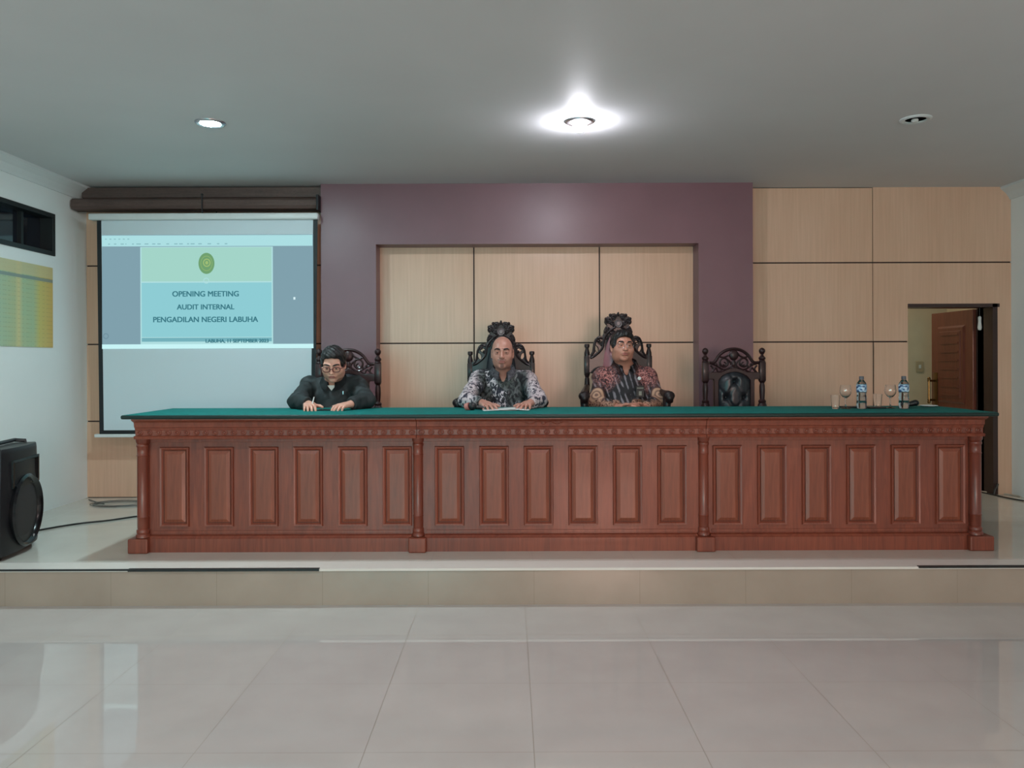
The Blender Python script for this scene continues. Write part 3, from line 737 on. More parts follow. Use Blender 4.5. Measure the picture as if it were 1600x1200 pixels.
def throne(label, dup_of=None):
    r = thing('carved_throne', label, 'chair', (0,0,0), 'tall carved thrones behind the bench')
    q = .00484; Z = lambda py: 1.171-(py-565)*q
    H = [(0,502.2),(2.5,505.5),(5,503.4),(9,503.8),(12,506),(12.5,508.5),(16,508),(19.5,511.5),(20.4,516),(18,519.5),(15.6,521),(18.8,523.5),(21,528),(21.6,534),(24.4,539),(27,537.3),(31,538.2),(35,542),(37.5,548),(38.6,556),(39.4,561),(42,565.3),(45.5,566),(45.5,592),(28,596),(26,610),(26,640),(26,690)]
    half = [(a*q, Z(c)) for a, c in H]
    outer = half+[(-a, c) for a, c in reversed(half[1:])]
    def oval(cx, cy, rx, ry, rot=0, n=14):
        o_ = []
        for k in range(n):
            t_ = -2*math.pi*k/n; a, c = rx*math.cos(t_), ry*math.sin(t_); o_.append(((cx+a*math.cos(rot)-c*math.sin(rot))*q, Z(cy)-(a*math.sin(rot)+c*math.cos(rot))*q*-1))
        return o_
    holes = [oval(s*28.6, 547, 4.0, 3.4, 0) for s in (1, -1)]+[oval(s*33.6, 556.5, 3.2, 6.0, -s*.35) for s in (1, -1)]
    me = curve_shape([outer]+holes, .018, .004); link('back_frame', me, M['chair'], r)
    # carved relief: scrolls, rosette and leaf bosses
    b = MB(); yf = -.026
    def sp(cx, cy, rad, turns, s, st=0, th=.0065):
        pts = []
        for k in range(int(14*turns)+1):
            t_ = st+2*math.pi*k/14; rr = rad*(1-k/(14*turns)*.8); pts.append(((cx+s*rr*math.cos(t_))*q, yf, Z(cy+rr*math.sin(t_))))
        b.tube(pts, th, 6)
    for s in (-1, 1):
        sp(s*15, 513.5, 4.2, 1.6, s); sp(s*8, 509, 3.8, 1.5, s, 1); sp(s*17, 527, 3.6, 1.6, s, 2); sp(s*11, 531, 4.6, 1.4, s, 3)
        sp(s*31, 543, 3.6, 1.2, s, 4, .008); sp(s*20, 538, 3.8, 1.5, s, 1); sp(s*10, 518, 3.4, 1.5, s, 2)
        b.tube(smooth_open([(s*24.5*q, yf, Z(541)), (s*30*q, yf, Z(539.8)), (s*34.5*q, yf, Z(544)), (s*37*q, yf, Z(552)), (s*38*q, yf, Z(561)), (s*43*q, yf, Z(568))], 4), .0085, 6)
        b.tube(smooth_open([(s*5*q, yf, Z(524)), (s*14*q, yf, Z(530)), (s*22*q, yf, Z(541)), (s*25*q, yf, Z(556)), (s*38*q, yf, Z(568)), (s*44*q, yf, Z(570))], 4), .010, 6)
        for (a, c, rr) in ((4, 507, .012), (12, 505.6, .013), (18.5, 511, .013), (18.6, 517, .011), (20.2, 531, .012), (23, 541, .012), (26, 550, .014)): b.sphere((s*a*q, yf+.008, Z(c)), rr, 8)
        for k in range(5): b.sphere((s*(5+k*2.6)*q, yf+.004, Z(522.6-k*2.2)), .010, 8, (1,1,1.5))
    b.sphere((0, yf, Z(504)), .011, 8, (.8,.8,1.6))
    b.build('carved_relief', M['chair'], r, smooth=True)
    b = MB(); b.lathe([(.001,-.012),(.012,-.012),(.018,-.006),(.026,-.012),(.030,0)], (0, yf, Z(518.5)), 20, axis='Y'); b.build('rosette', simple('grey_rosette', lin(120,110,112), .35, .15), r, smooth=True)
    # leather pad
    nx, nz = 36, 56; b = MB(); V = []
    for j in range(nz+1):
        row = []
        for i in range(nx+1):
            u = i/nx*2-1; v = j/nz
            wz = .50+(Z(528)-.50)*v; hw = q*24.5*(1 if v < .62 else math.sqrt(max(0.001, 1-((v-.62)/.38)**2)))
            d = .045*(1-abs(u)**4)*(1-v**8)
            for tz in (.6, .72, .84, .96, 1.08, 1.2):
                for tx in ((-.05, .05) if int(tz*100) % 24 == 0 else (0,)): d -= .028*math.exp(-(((u*hw-tx)**2+(wz-tz)**2)/.02**2))
            row.append(b.bm.verts.new((u*hw, -.02-d, wz)))
        V.append(row)
    for j in range(nz):
        for i in range(nx): b.bm.faces.new((V[j][i], V[j][i+1], V[j+1][i+1], V[j+1][i]))
    b.build('leather_back', M['leather'], r, smooth=True, ang=80)
    for s in (-1, 1):
        x = s*48.3*q; b = MB(); b.box(x-.022, x+.022, -.022, .022, Z(594), Z(567), .006); b.box(x-.02, x+.02, -.02, .02, 0, .52, .004)
        turned(b, x, 0, [(.02,.50),(.03,.53),(.024,Z(636)),(.028,Z(630)),(.016,Z(622)),(.021,Z(612)),(.018,Z(602)),(.014,Z(600)),(.024,Z(594))])
        turned(b, x, 0, [(.02,Z(568)),(.021,Z(565)),(.02,Z(562)),(.013,Z(557)),(.012,Z(555)),(.019,Z(554)),(.02,Z(550.5)),(.017,Z(549)),(.002,Z(548.6))])
        b.build('back_post', M['chair'], r, smooth=True)
    seat_parts(r, .53, .50, .47, .905, 0)
    return r
cA = small_chair('low carved armchair with arched back behind the man in black at the left')
cD = dup(cA); cD['label'] = 'empty low carved armchair with black tufted leather back'
cA.location = (P(544.5,0,5.93).x, 5.93, PZ); cD.location = (P(1146.3,0,6.13).x, 6.13, PZ)
cB = throne('tall carved dark throne with crown crest behind the bald man')
cC = dup(cB); cC['label'] = 'tall carved dark throne with a pink reflection painted on its backrest behind the man with glasses on the right'
cB.location = (P(783,0,6.02).x, 6.02, PZ); cC.location = (P(965.5,0,6.12).x, 6.12, PZ); cC.scale = (1.02, 1, 1.045)
for ch in cC.children:
    if ch.name.startswith('leather_back'):
        ch.data = ch.data.copy(); ch.data.materials.clear(); ch.data.materials.append(M['leather_pink_refl']); ch['label'] = 'dark leather back coloured with the pink reflection of the shirt'

# ================================================================== PEOPLE
def rot(pitch=0, yaw=0, roll=0):            # columns = head axes in world (x right in image, y back, z up); pitch>0 looks down
    return np.array((Matrix.Rotation(math.radians(yaw), 3, 'Z')@Matrix.Rotation(math.radians(roll), 3, 'Y')@Matrix.Rotation(math.radians(pitch), 3, 'X')))
def lerp(a, b, t): return np.array(a)*(1-t)+np.array(b)*t

def hand(s, wr, fw, side, spread=1.0, curl=.35, k=.006, roll=0, base=0.0, thumb=1.0):
    """wr wrist, fw forward dir, side = unit vector towards the thumb; palm faces down"""
    fw = np.array(fw, float); fw /= np.linalg.norm(fw); side = np.array(side, float); side -= fw*(side@fw); side /= np.linalg.norm(side)
    up = np.cross(fw, side);  up = up if up[2] > 0 else -up
    wr = np.array(wr, float)
    R = np.stack([side, fw, up], 1)
    s.box(wr+fw*.048+up*.002, (.040,.048,.0145), R, .013, .012)
    s.ell(wr+fw*.03+side*.018-up*.004, (.022,.034,.016), R, .012)
    kn = []
    for i, (o_, L, r0) in enumerate(((.030,.070,.0092), (.010,.078,.0094), (-.010,.072,.009), (-.029,.057,.0080))):
        a = wr+fw*(.090-abs(i-1)*.004)+side*o_+up*.004
        ang = (1.5-i)*.11*spread; d0 = fw*math.cos(ang)+side*math.sin(ang)
        pts = [a]; dn = -base
        for seg, fr_ in enumerate((.46,.30,.24)):
            dn += curl*(.25 if seg == 0 else .75)
            dd = d0*math.cos(dn)-up*math.sin(dn); pts.append(pts[-1]+dd*L*fr_)
        rr = [r0*1.08, r0, r0*.92, r0*.80]
        s.ell(a, (r0*1.15,)*3, None, .006)
        for j in range(3): s.cap(pts[j], pts[j+1], rr[j], rr[j+1], .0025)
    a = wr+fw*.028+side*.030-up*.004; d0 = (fw*.62+side*.78); d0 /= np.linalg.norm(d0)
    m = a+d0*.040*thumb; e = m+(fw*.85+side*.45)*.030*thumb-up*.004
    s.cap(a, m, .0125, .0105, .010); s.cap(m, e, .0105, .0085, .003)

def head(s, C, R, wide=1.0, jaw=1.0, closed=False):
    g = lambda x, y, z: np.array(C)+R@np.array((x, y, z))
    s.ell(g(0,.012,.030), (.074*wide,.094,.086), R, .01)
    s.ell(g(0,-.012,-.010), (.067*wide,.076,.080), R, .03)
    s.ell(g(0,-.024,-.058), (.050*jaw,.056,.050), R, .035)
    s.ell(g(0,-.066,-.092), (.021*jaw,.018,.016), R, .022)
    for q in (-1, 1):
        s.ell(g(q*.043*wide,-.052,-.024), (.024*jaw,.024,.026), R, .025)      # cheeks
        s.ell(g(q*.044*jaw,-.002,-.062), (.018,.034,.034), R, .035)           # jaw corner
        s.cap(g(q*.010,-.088,.030), g(q*.050*wide,-.072,.030), .0075, .007, .010)   # brow ridge
        s.ell(g(q*.031,-.097,.011), (.020,.0175,.0130), R, .009, 'sub')        # eye socket
        s.ell(g(q*.031,-.0795,.0145), (.0175,.0145,.0100), R, .003); s.ell(g(q*.031,-.078,.002), (.0165,.0125,.0065), R, .003)              # lids
        # ears
        s.ell(g(q*.078*wide,.010,-.004), (.007,.019,.031), R, .006); s.ell(g(q*.083*wide,.004,-.002), (.006,.010,.019), R, .003, 'sub'); s.ell(g(q*.077*wide,.002,-.030), (.006,.010,.010), R, .004)
        s.ell(g(q*.0125,-.100,-.026), (.0085,.010,.0075), R, .006)            # nostril wings
        s.ell(g(q*.0075,-.106,-.033), (.0035,.005,.004), R, .002, 'sub')
    s.cap(g(0,-.086,.020), g(0,-.109,-.020), .0075, .0105, .010); s.ell(g(0,-.109,-.023), (.011,.010,.0085), R, .006)
    s.ell(g(0,-.083,-.052), (.028,.016,.018), R, .014)                        # muzzle
    s.cap(g(-.016,-.094,-.0505), g(.016,-.094,-.0505), .0055, .0055, .004); s.cap(g(-.014,-.093,-.062), g(.014,-.093,-.062), .0065, .0065, .004)
    for q in (-1, 1): s.cap(g(q*.001,-.0985,-.0565), g(q*.024,-.091,-.0575), .0020, .0015, .002, 'sub')
    s.ell(g(0,-.088,-.074), (.018,.008,.006), R, .008, 'sub')

def headlocal(c, C, R): return (c-np.array(C))@R
def eyes(par, C, R, brows=True, gaze=0, down=0):
    g = lambda x, y, z: Vector(np.array(C)+R@np.array((x, y, z)))
    for q in (-1, 1):
        b = MB(); b.sphere(g(q*.031,-.0835,.0085), .0090, 14); b.mi = 1; b.sphere(g(q*.031+gaze,-.0882,.0078-down), .0056, 10)
        b.build('eye', [M['eye'], M['iris']], par, smooth=True)
        if brows:
            b = MB(); b.tube([g(q*.013,-.097,.029), g(q*.024,-.098,.034), g(q*.038,-.092,.0355), g(q*.051,-.078,.030)], [.0040,.0056,.0050,.0026], 8); b.build('eyebrow', M['hair'], par, smooth=True)

def person(name_label, C, R, neck, sh, el, wr, hip, knee, foot, skin, hands, root, wide=1, jaw=1, girth=1, extra=None, stub=None):
    lo = np.min([C-.16, el[0]-.08, el[1]-.08, wr[0]-.16, wr[1]-.16, foot[0]-.2, foot[1]-.2], 0); hi = np.max([C+.16, el[0]+.08, el[1]+.08, hip+.25, foot[0]+.12], 0)
    s = SDF(lo, hi, .003)
    head(s, C, R, wide, jaw)
    base = lerp(sh[0], sh[1], .5)
    s.cap(np.array(C)+R@np.array((0,.022,-.06)), neck+np.array((0,.01,-.02)), .054*jaw, .058*jaw, .03)
    for q in (0, 1):
        s.cap(neck+np.array((0,.012,-.03)), sh[q], .05, .05, .03)
        s.cap(sh[q], el[q], .048, .038, .03); s.cap(el[q], wr[q], .036, .025, .012)
    chest = lerp(base, hip, .3); belly = lerp(base, hip, .68)
    w = abs(sh[1][0]-sh[0][0])/2
    s.ell(chest+np.array((0,.01,0)), (w*.95, .11*girth, .17), None, .04); s.ell(belly, (w*.85, .12*girth, .17), None, .05)
    s.ell(hip, (.17, .13, .10), None, .05)
    for q, sg in ((0,-1), (1,1)):
        h = hip+np.array((sg*.09, -.02, -.02)); s.cap(h, knee[q], .075, .055, .03); s.cap(knee[q], foot[q], .052, .036, .02); s.cap(foot[q]+np.array((0,.03,-.02)), foot[q]+np.array((0,-.16,-.03)), .034, .03, .02)
    for q in (0, 1): hand(s, wr[q], **hands[q])
    def fn(c):
        l = headlocal(c, C, R); m = np.zeros(len(c))
        lip = (np.abs(l[:,0]) < .0225*(1-((l[:,2]+.0565)/.013)**2)) & (l[:,2] < -.0475) & (l[:,2] > -.0665) & (l[:,1] < -.085); m[lip] = 1
        if stub is not None: m[stub(l) & ~lip] = 2
        return m
    o = sculpt('person', s, [skin, M['lip'], extra or skin], fn=fn, loc=root)
    o['label'] = name_label; o['category'] = 'person'
    eyes(o, C, R, down=.0035 if R[2,1] < -.3 or R[2,1] > .3 else 0)
    return o

def shirt(par, neck, sh, el, wr, hip, mat, h=.005, girth=1, amp=.004, seed=0, vdepth=.09, cuff=.80, thick=.010, mats=None, fn=None):
    lo = np.min([sh[0]-.12, el[0]-.08, el[1]-.08, wr[0]-.06, wr[1]-.06, hip-.24], 0); hi = np.max([neck+.12, sh[1]+.12, el[1]+.08, hip+.24], 0)
    s = SDF(lo, hi, h); base = lerp(sh[0], sh[1], .5); chest = lerp(base, hip, .3); belly = lerp(base, hip, .68); w = abs(sh[1][0]-sh[0][0])/2
    t = thick
    s.ell(chest+np.array((0,.01,0)), (w*.95+t+.012, .11*girth+t, .18+t), None, .05); s.ell(belly, (w*.90+t+.015, .125*girth+t, .18), None, .06); s.ell(hip, (.18+t, .14+t, .11), None, .05)
    for q in (0, 1):
        s.cap(neck+np.array((0,.012,-.035)), sh[q]+np.array((0,0,.0)), .055+t*.3, .055+t, .03)
        s.ell(sh[q]+np.array((0,0,-.01)), (.06+t, .062+t, .06+t), None, .03)
        s.cap(sh[q], el[q], .054+t, .045+t, .02); s.cap(el[q], lerp(el[q], wr[q], cuff), .045+t, .034+t*.5, .02, flat=True)
    s.noise(amp, (38, 75, 120), seed)
    for q in (0, 1):                       # a few bunched folds on the sleeves
        for tt in (.2, .42, .66): 
            c = lerp(el[q], wr[q], tt); dd = wr[q]-el[q]; dd = dd/np.linalg.norm(dd); s.box(c, (.08,.08,.003), np.linalg.qr(np.stack([np.cross(dd, (0,.3,1)), np.cross(dd, (1,.2,0)), dd], 1))[0]*1.0, .002, .012, 'sub') if False else None
    # neck opening
    s.cap(neck+np.array((0,.02,-.05)), neck+np.array((0,-.02,.12)), .058, .075, .006, 'sub')
    s.ell(neck+np.array((0,-.085,-.02)), (.024,.06,vdepth), None, .006, 'sub')
    return sculpt('shirt', s, mats or [mat], par, fn)

def collar(par, neck, mat, r0=.064, drop=.05, tilt=.02, open_=.38, point=.06):
    b = MB(); n = 28; rows = [[], [], []]; C = neck+np.array((0,.012,0))
    for i in range(n+1):
        a = open_+(2*math.pi-2*open_)*i/n-math.pi/2; e = min(i, n-i)/n; f = max(0, 1-e*7)
        ca, sa = math.cos(a), math.sin(a)
        for k, (rr, z) in enumerate(((r0*.98, -.035-.02*f), (r0*1.05, .022-.026*f), (r0*1.32+.012*f, -.022-point*f*.75))):
            rows[k].append(b.bm.verts.new((C[0]+rr*ca, C[1]+rr*sa*1.02-(.012*f if k == 2 else 0), C[2]+z+tilt*sa)))
    for p_, q_ in zip(rows, rows[1:]):
        for i in range(n): b.bm.faces.new((p_[i], p_[i+1], q_[i+1], q_[i]))
    bmesh.ops.solidify(b.bm, geom=b.bm.faces[:], thickness=.004)
    return b.build('collar', mat, par, smooth=True, ang=60)

def hair(par, C, R, wide=1.0, front=.058, vol=1.0, seed=1, sides=True, part=0.0, fringe=0.0):
    s = SDF(np.array(C)-.15, np.array(C)+.17, .003); g = lambda x, y, z: np.array(C)+R@np.array((x, y, z))
    s.ell(g(0,.014,.036), (.085*wide*vol,.102*vol,.094*vol), R, .01); s.ell(g(0,-.012,.010), (.081*wide,.070,.060), R, .02)
    s.ell(g(0,-.03,.085), (.058*wide,.048,.030*vol), R, .03)
    s.ell(g(part,-.05,.090), (.040,.036,.022*vol), R, .02)
    s.noise(.006, (95, 170, 260), seed)
    s.ell(g(part,-.115,front-.088), (.074*wide,.088,.092), R, .006, 'sub'); s.box(g(part,-.115,front-.062), (.056*wide,.075,.050), R, .025, .010, 'sub')        # face opening
    s.box(g(0,-.10,-.13), (.2,.105,.115), R, .01, .01, 'sub')                          # ears and jaw free
    s.box(g(0,0,-.16), (.2,.2,.10), R, .01, .01, 'sub')
    for q in (-1, 1): s.ell(g(q*.085*wide,.008,-.012), (.02,.026,.034), R, .004, 'sub')
    return sculpt('hair', s, [M['hair']], par)

def glasses(par, C, R, mat, rx=.0245, rz=.018, th=.0019, wide=1.0):
    g = lambda x, y, z: Vector(np.array(C)+R@np.array((x, y, z))); b = MB()
    for q in (-1, 1):
        ring = []
        for k in range(24):
            t_ = 2*math.pi*k/24; a, c = math.cos(t_), math.sin(t_)
            ring.append(g(q*.034+rx*math.copysign(abs(a)**.75, a), -.108+abs(q*.034+rx*a)**2*1.6, .004+rz*math.copysign(abs(c)**.8, c)))
        b.tube(ring, th, 6, closed=True); b.tube([g(q*(.034+rx), -.103, .010), g(q*.079*wide, -.085, .012), g(q*.084*wide, .0, .012)], th, 6)
    b.tube([g(-.010,-.109,.008), g(0,-.112,.010), g(.010,-.109,.008)], th, 6)
    return b.build('glasses', mat, par, smooth=True)

A = lambda *v: np.array(v, float)
def PP(px, py, d): return np.array(P(px, py, d))
TT = 1.062

def trousers(par, hip, knee, foot):
    lo = np.min([hip-.25, foot[0]-.12, foot[1]-.12, knee[0]-.12], 0); hi = np.max([hip+.25, knee[1]+.12, foot[1]+.12], 0)
    s = SDF(lo, hi, .008); s.ell(hip, (.185,.145,.11), None, .05)
    for q, sg in ((0,-1), (1,1)):
        h = hip+A(sg*.09,-.02,-.02); s.cap(h, knee[q], .086, .068, .03); s.cap(knee[q], lerp(knee[q], foot[q], .9), .066, .056, .02, flat=True)
    sculpt('trousers', s, [M['trouser']], par)
    for q in (0, 1):
        b = MB(); f = foot[q]; b.box(f[0]-.045, f[0]+.045, f[1]-.20, f[1]+.06, PZ, PZ+.075, .025, 3); b.build('shoe', M['black_gloss'], par, smooth=True)

def legs(hip, x, spread=.14):
    k = [A(x-spread, hip[1]-.44, .70), A(x+spread, hip[1]-.44, .70)]; f = [A(x-spread, hip[1]-.40, PZ+.075), A(x+spread, hip[1]-.40, PZ+.075)]; return k, f

# ---- man 1 (black jacket, glasses, looking down)
C1 = PP(521, 568, 5.52); R1 = rot(23, 4, 0)
n1 = PP(522, 594, 5.63); sh1 = [PP(486, 610, 5.66), PP(558, 610, 5.66)]; sh1[0][2] = sh1[1][2] = 1.205
el1 = [A(-1.455, 5.42, 1.113), A(-.985, 5.42, 1.113)]; wr1 = [A(-1.335, 5.27, 1.098), A(-1.065, 5.27, 1.098)]
hip1 = A(-1.235, 5.68, .80); kn1, ft1 = legs(hip1, -1.235)
h1 = [dict(fw=(.25,-.9,-.10), side=(1,0,0), curl=.55, spread=.7, thumb=1.15), dict(fw=(-.42,-.85,-.10), side=(-1,0,0), curl=.55, spread=.8)]
p1 = person('man in black jacket and round glasses looking down, seated at the left of the bench', C1, R1, n1, sh1, el1, wr1, hip1, kn1, ft1, M['skin1'], h1, (hip1[0], 5.5, PZ), wide=1.02, jaw=1.12)
def jmat(c):                               # white t-shirt visible at the neck
    m = np.zeros(len(c)); return m
s1 = shirt(p1, n1, sh1, el1, wr1, hip1, M['jacket'], seed=3, vdepth=.04, amp=.009, thick=.014, cuff=.92, girth=1.25)
collar(s1, n1+A(0,-.012,.014), M['jacket'], r0=.078, open_=.26, point=.055)
b = MB(); c = n1+A(0,-.080,-.046); b.prism([(c[0]-.030, c[2]+.016), (c[0]+.030, c[2]+.016), (c[0], c[2]-.022)], c[1]-.006, c[1]+.03); b.build('t_shirt', M['tee'], p1)
b = MB(); c = PP(536, 613, 5.50); b.box(c[0]-.004, c[0]+.004, c[1]-.004, c[1]+.02, c[2]-.012, c[2]+.014, .002); b.build('lapel_pin', M['metal'], p1)
hair(p1, C1, R1, 1.02, .080, 1.0, 1); glasses(p1, C1, R1, M['maroon'], .0245, .018, .0028, 1.02)
trousers(p1, hip1, kn1, ft1)

# ---- man 2 (bald, blue grey patterned shirt)
def batik2():
    n = NT('navy_batik_cloth')
    w_ = n.new('ShaderNodeTexNoise', Scale=14.0, Detail=3.0); n.link(n.coord(), w_.inputs['Vector'])
    co = n.new('ShaderNodeVectorMath', operation='MULTIPLY_ADD'); n.link(w_.outputs['Color'], co.inputs[0]); co.inputs[1].default_value = (.06,.06,.06); n.link(n.coord(), co.inputs[2])
    navy, blk, gry, wht = lin(30,34,54), lin(20,22,28), lin(104,108,112), lin(205,200,206)
    f1 = n.new('ShaderNodeTexNoise', Scale=34.0, Detail=1.5, Distortion=1.6); n.link(n.coord((1,1,.7)), f1.inputs['Vector'])
    f2 = n.new('ShaderNodeTexNoise', Scale=20.0, Detail=2.0, Distortion=2.0); n.link(n.coord((1,1,.8), loc=(2,5,1)), f2.inputs['Vector'])
    big = n.new('ShaderNodeTexNoise', Scale=7.0, Detail=1.0); n.link(n.coord((1,1,.8), loc=(3,1,2)), big.inputs['Vector'])
    c = n.ramp(f1.outputs[0], [(.40, blk), (.50, navy), (.56, gry), (.62, wht)])
    c = n.mix(n.ramp(big.outputs[0], [(.46, (0,0,0,1)), (.52, (1,1,1,1))]), c, n.ramp(f2.outputs[0], [(.38, blk), (.46, lin(44,50,54)), (.54, lin(76,84,82)), (.66, gry)]))
    sp = n.new('ShaderNodeSeparateXYZ'); n.link(n.coord(), sp.inputs[0])
    ax = n.math('ABSOLUTE', sp.outputs[0]); lo = n.ramp(ax, [(.165, (0,0,0,1)), (.20, (1,1,1,1))])
    sl = n.ramp(f2.outputs[0], [(.30, navy), (.41, lin(70,66,78)), (.47, lin(196,182,186)), (.62, lin(214,202,204)), (.66, lin(90,84,94))])
    c = n.mix(n.math('MULTIPLY', lo, .95), c, sl)
    n.set(c, .75); return n.m
M['batik2'] = batik2()
C2 = PP(785, 551.5, 5.66); R2 = rot(4, -2, 0)
n2 = PP(786, 583, 5.76); n2[2] = 1.305
sh2 = [A(-.226, 5.79, 1.245), A(.122, 5.79, 1.245)]
el2 = [A(-.298, 5.44, 1.117), A(.196, 5.44, 1.117)]; wr2 = [A(-.176, 5.31, 1.099), A(.128, 5.31, 1.099)]
hip2 = A(-.055, 5.78, .80); kn2, ft2 = legs(hip2, -.055)
h2 = [dict(fw=(.30,-.95,-.12), side=(1,0,0), curl=.32, spread=1.5, thumb=1.1), dict(fw=(-.30,-.95,-.12), side=(-1,0,0), curl=.32, spread=1.5, thumb=1.1)]
def st2(l):
    sides = (l[:,2] > .0) & (l[:,2] < .085) & ((l[:,1] > -.035+l[:,2]*.5)) & (np.abs(l[:,0]) < .0755)
    mous = (np.abs(l[:,0]) < .030) & (l[:,2] > -.047) & (l[:,2] < -.039) & (l[:,1] < -.085)
    chin = (np.abs(l[:,0]) < .012) & (l[:,2] < -.074) & (l[:,2] > -.098) & (l[:,1] < -.06)
    return sides | mous | chin
p2 = person('bald man in a navy and white batik shirt speaking, hands resting on papers', C2, R2, n2, sh2, el2, wr2, hip2, kn2, ft2, M['skin2'], h2, (hip2[0], 5.6, PZ), wide=.98, jaw=.98, extra=M['stubble2'], stub=st2)
s2 = shirt(p2, n2, sh2, el2, wr2, hip2, M['batik2'], seed=5, vdepth=.065, amp=.007, cuff=.86)
collar(s2, n2+A(0,-.010,.020), simple('grey_batik_collar', lin(112,112,120), .75, .6, 70), r0=.074, open_=.34, point=.06)
b = MB()
for zz in (1.20, 1.12, 1.05): b.lathe([(.001,-.004),(.006,-.004),(.007,0)], (n2[0], n2[1]-.19+.03*(1.2-zz), zz), 10, axis='Y')
b.build('shirt_buttons', M['cable'], s2)
trousers(p2, hip2, kn2, ft2)

# ---- man 3 (black and rust batik, glasses, leaning back)
def batik3(cx):
    n = NT('rust_batik_cloth')
    w_ = n.new('ShaderNodeTexNoise', Scale=12.0, Detail=3.0); n.link(n.coord(), w_.inputs['Vector'])
    co = n.new('ShaderNodeVectorMath', operation='MULTIPLY_ADD'); n.link(w_.outputs['Color'], co.inputs[0]); co.inputs[1].default_value = (.06,.06,.06); n.link(n.coord(), co.inputs[2])
    blk, gry, rust, cream = lin(24,22,26), lin(92,90,98), lin(150,88,84), lin(186,150,124)
    st = n.new('ShaderNodeTexWave', Scale=9.0, Distortion=5.0); st.inputs['Detail'].default_value = 2; n.link(n.coord((1,.1,.55), rot=(0,.5,0)), st.inputs['Vector'])
    nb = n.new('ShaderNodeTexNoise', Scale=22.0, Detail=2.0); n.link(n.coord((1,1,.8)), nb.inputs['Vector'])
    c = n.ramp(n.math('MULTIPLY', st.outputs['Fac'], n.math('MULTIPLY', nb.outputs[0], 2.0)), [(.0, blk), (.70, blk), (.9, gry), (1, lin(120,116,122))])
    v = n.new('ShaderNodeTexVoronoi', Scale=30.0, feature='DISTANCE_TO_EDGE'); n.link(co.outputs[0], v.inputs['Vector'])
    rn = n.new('ShaderNodeTexNoise', Scale=38.0, Detail=2.0, Distortion=2.2); n.link(n.coord(), rn.inputs['Vector'])
    red = n.ramp(rn.outputs[0], [(.40, lin(40,24,28)), (.47, lin(84,46,48)), (.53, rust), (.62, lin(180,128,122))])
    tc = n.new('ShaderNodeTexCoord'); ob = tc.outputs['Object']
    def near(p, r0, r1):
        m = n.new('ShaderNodeVectorMath', operation='DISTANCE'); n.link(co.outputs[0], m.inputs[0]); m.inputs[1].default_value = p
        return n.ramp(m.outputs['Value'], [(r0, (1,1,1,1)), (r1, (0,0,0,1))])
    def cc(p): return (p[0]+.03, p[1]+.03, p[2]+.03)
    rx, ry, rz = cx
    for p, r0, r1 in (((-.14,.08,1.04),.08,.15), ((.15,.08,1.04),.08,.15), ((-.20,-.02,.83),.075,.09), ((.20,-.02,.83),.075,.09)):
        c = n.mix(near(cc(p), r0, r1), c, red)
    for p in ((-.235,-.085,.93), (.235,-.085,.93)):
        m = n.new('ShaderNodeVectorMath', operation='DISTANCE'); n.link(ob, m.inputs[0]); m.inputs[1].default_value = p
        md = n.ramp(m.outputs['Value'], [(.0, cream), (.012, lin(90,62,60)), (.02, cream), (.03, cream), (.036, lin(90,62,60)), (.05, cream), (.062, cream), (.070, lin(80,52,50))])
        c = n.mix(n.ramp(m.outputs['Value'], [(.078, (1,1,1,1)), (.084, (0,0,0,1))]), c, md)
    sp = n.new('ShaderNodeSeparateXYZ'); n.link(ob, sp.inputs[0])
    hem = n.ramp(n.math('ADD', sp.outputs[2], n.math('MULTIPLY', w_.outputs[0], .12)), [(.93, (1,1,1,1)), (.945, (0,0,0,1))])
    c = n.mix(hem, c, n.ramp(rn.outputs[0], [(.38, lin(54,34,32)), (.45, lin(120,72,62)), (.53, cream), (.66, lin(160,112,96))]))
    n.set(c, .75); return n.m
C3 = PP(972.5, 543, 5.93); R3 = rot(-3, 6, 2)
n3 = A(.868, 5.99, 1.352)
sh3 = [A(.700, 6.00, 1.262), A(1.034, 6.00, 1.262)]
el3 = [A(.635, 5.86, 1.075), A(1.098, 5.86, 1.075)]; wr3 = [A(.775, 5.66, 1.045), A(.955, 5.67, 1.045)]
hip3 = A(.865, 5.88, .80); kn3, ft3 = legs(hip3, .865)
root3 = (hip3[0], 5.9, PZ); M['batik3'] = batik3((0,0,0))
h3 = [dict(fw=(.93,-.30,-.05), side=(.2,-.9,.5), curl=.5, spread=.5), dict(fw=(-.95,-.22,.03), side=(-.2,-.9,.5), curl=.5, spread=.5)]
h3[1]['fw'] = (-.95,-.28,.10)
p3 = person('man in black and rust batik shirt with a badge, leaning back in a throne', C3, R3, n3, sh3, el3, wr3, hip3, kn3, ft3, M['skin3'], h3, root3, wide=1.06, jaw=1.15, girth=1.15)
s3 = shirt(p3, n3, sh3, el3, wr3, hip3, M['batik3'], seed=9, vdepth=.06, amp=.007, girth=1.2, cuff=.9, thick=.014)
collar(s3, n3+A(0,-.010,.012), M['batik3'], r0=.080, open_=.34, point=.055)
hair(p3, C3, R3, 1.06, .078, 1.0, 5, part=0); glasses(p3, C3, R3, M['metal'], .025, .019, .0012, 1.06)
yf3 = 5.79
b = MB(); c = P(999, 592, yf3); b.lathe([(.001,-.006),(.010,-.006),(.013,-.003),(.014,0)], c, 16, axis='Y'); b.build('badge', M['paper'], p3, smooth=True)
b = MB(); c = P(1000, 612, yf3-.03); b.box(c.x-.030, c.x+.030, c.y-.004, c.y+.03, c.z-.045, c.z+.040, .004); b.mi = 1; b.box(c.x-.024, c.x+.024, c.y-.006, c.y-.003, c.z+.020, c.z+.026); b.box(c.x-.010, c.x+.010, c.y-.006, c.y-.003, c.z-.030, c.z+.0)
b.build('name_card', [M['cable'], simple('card_grey', lin(110,120,110), .4)], p3)
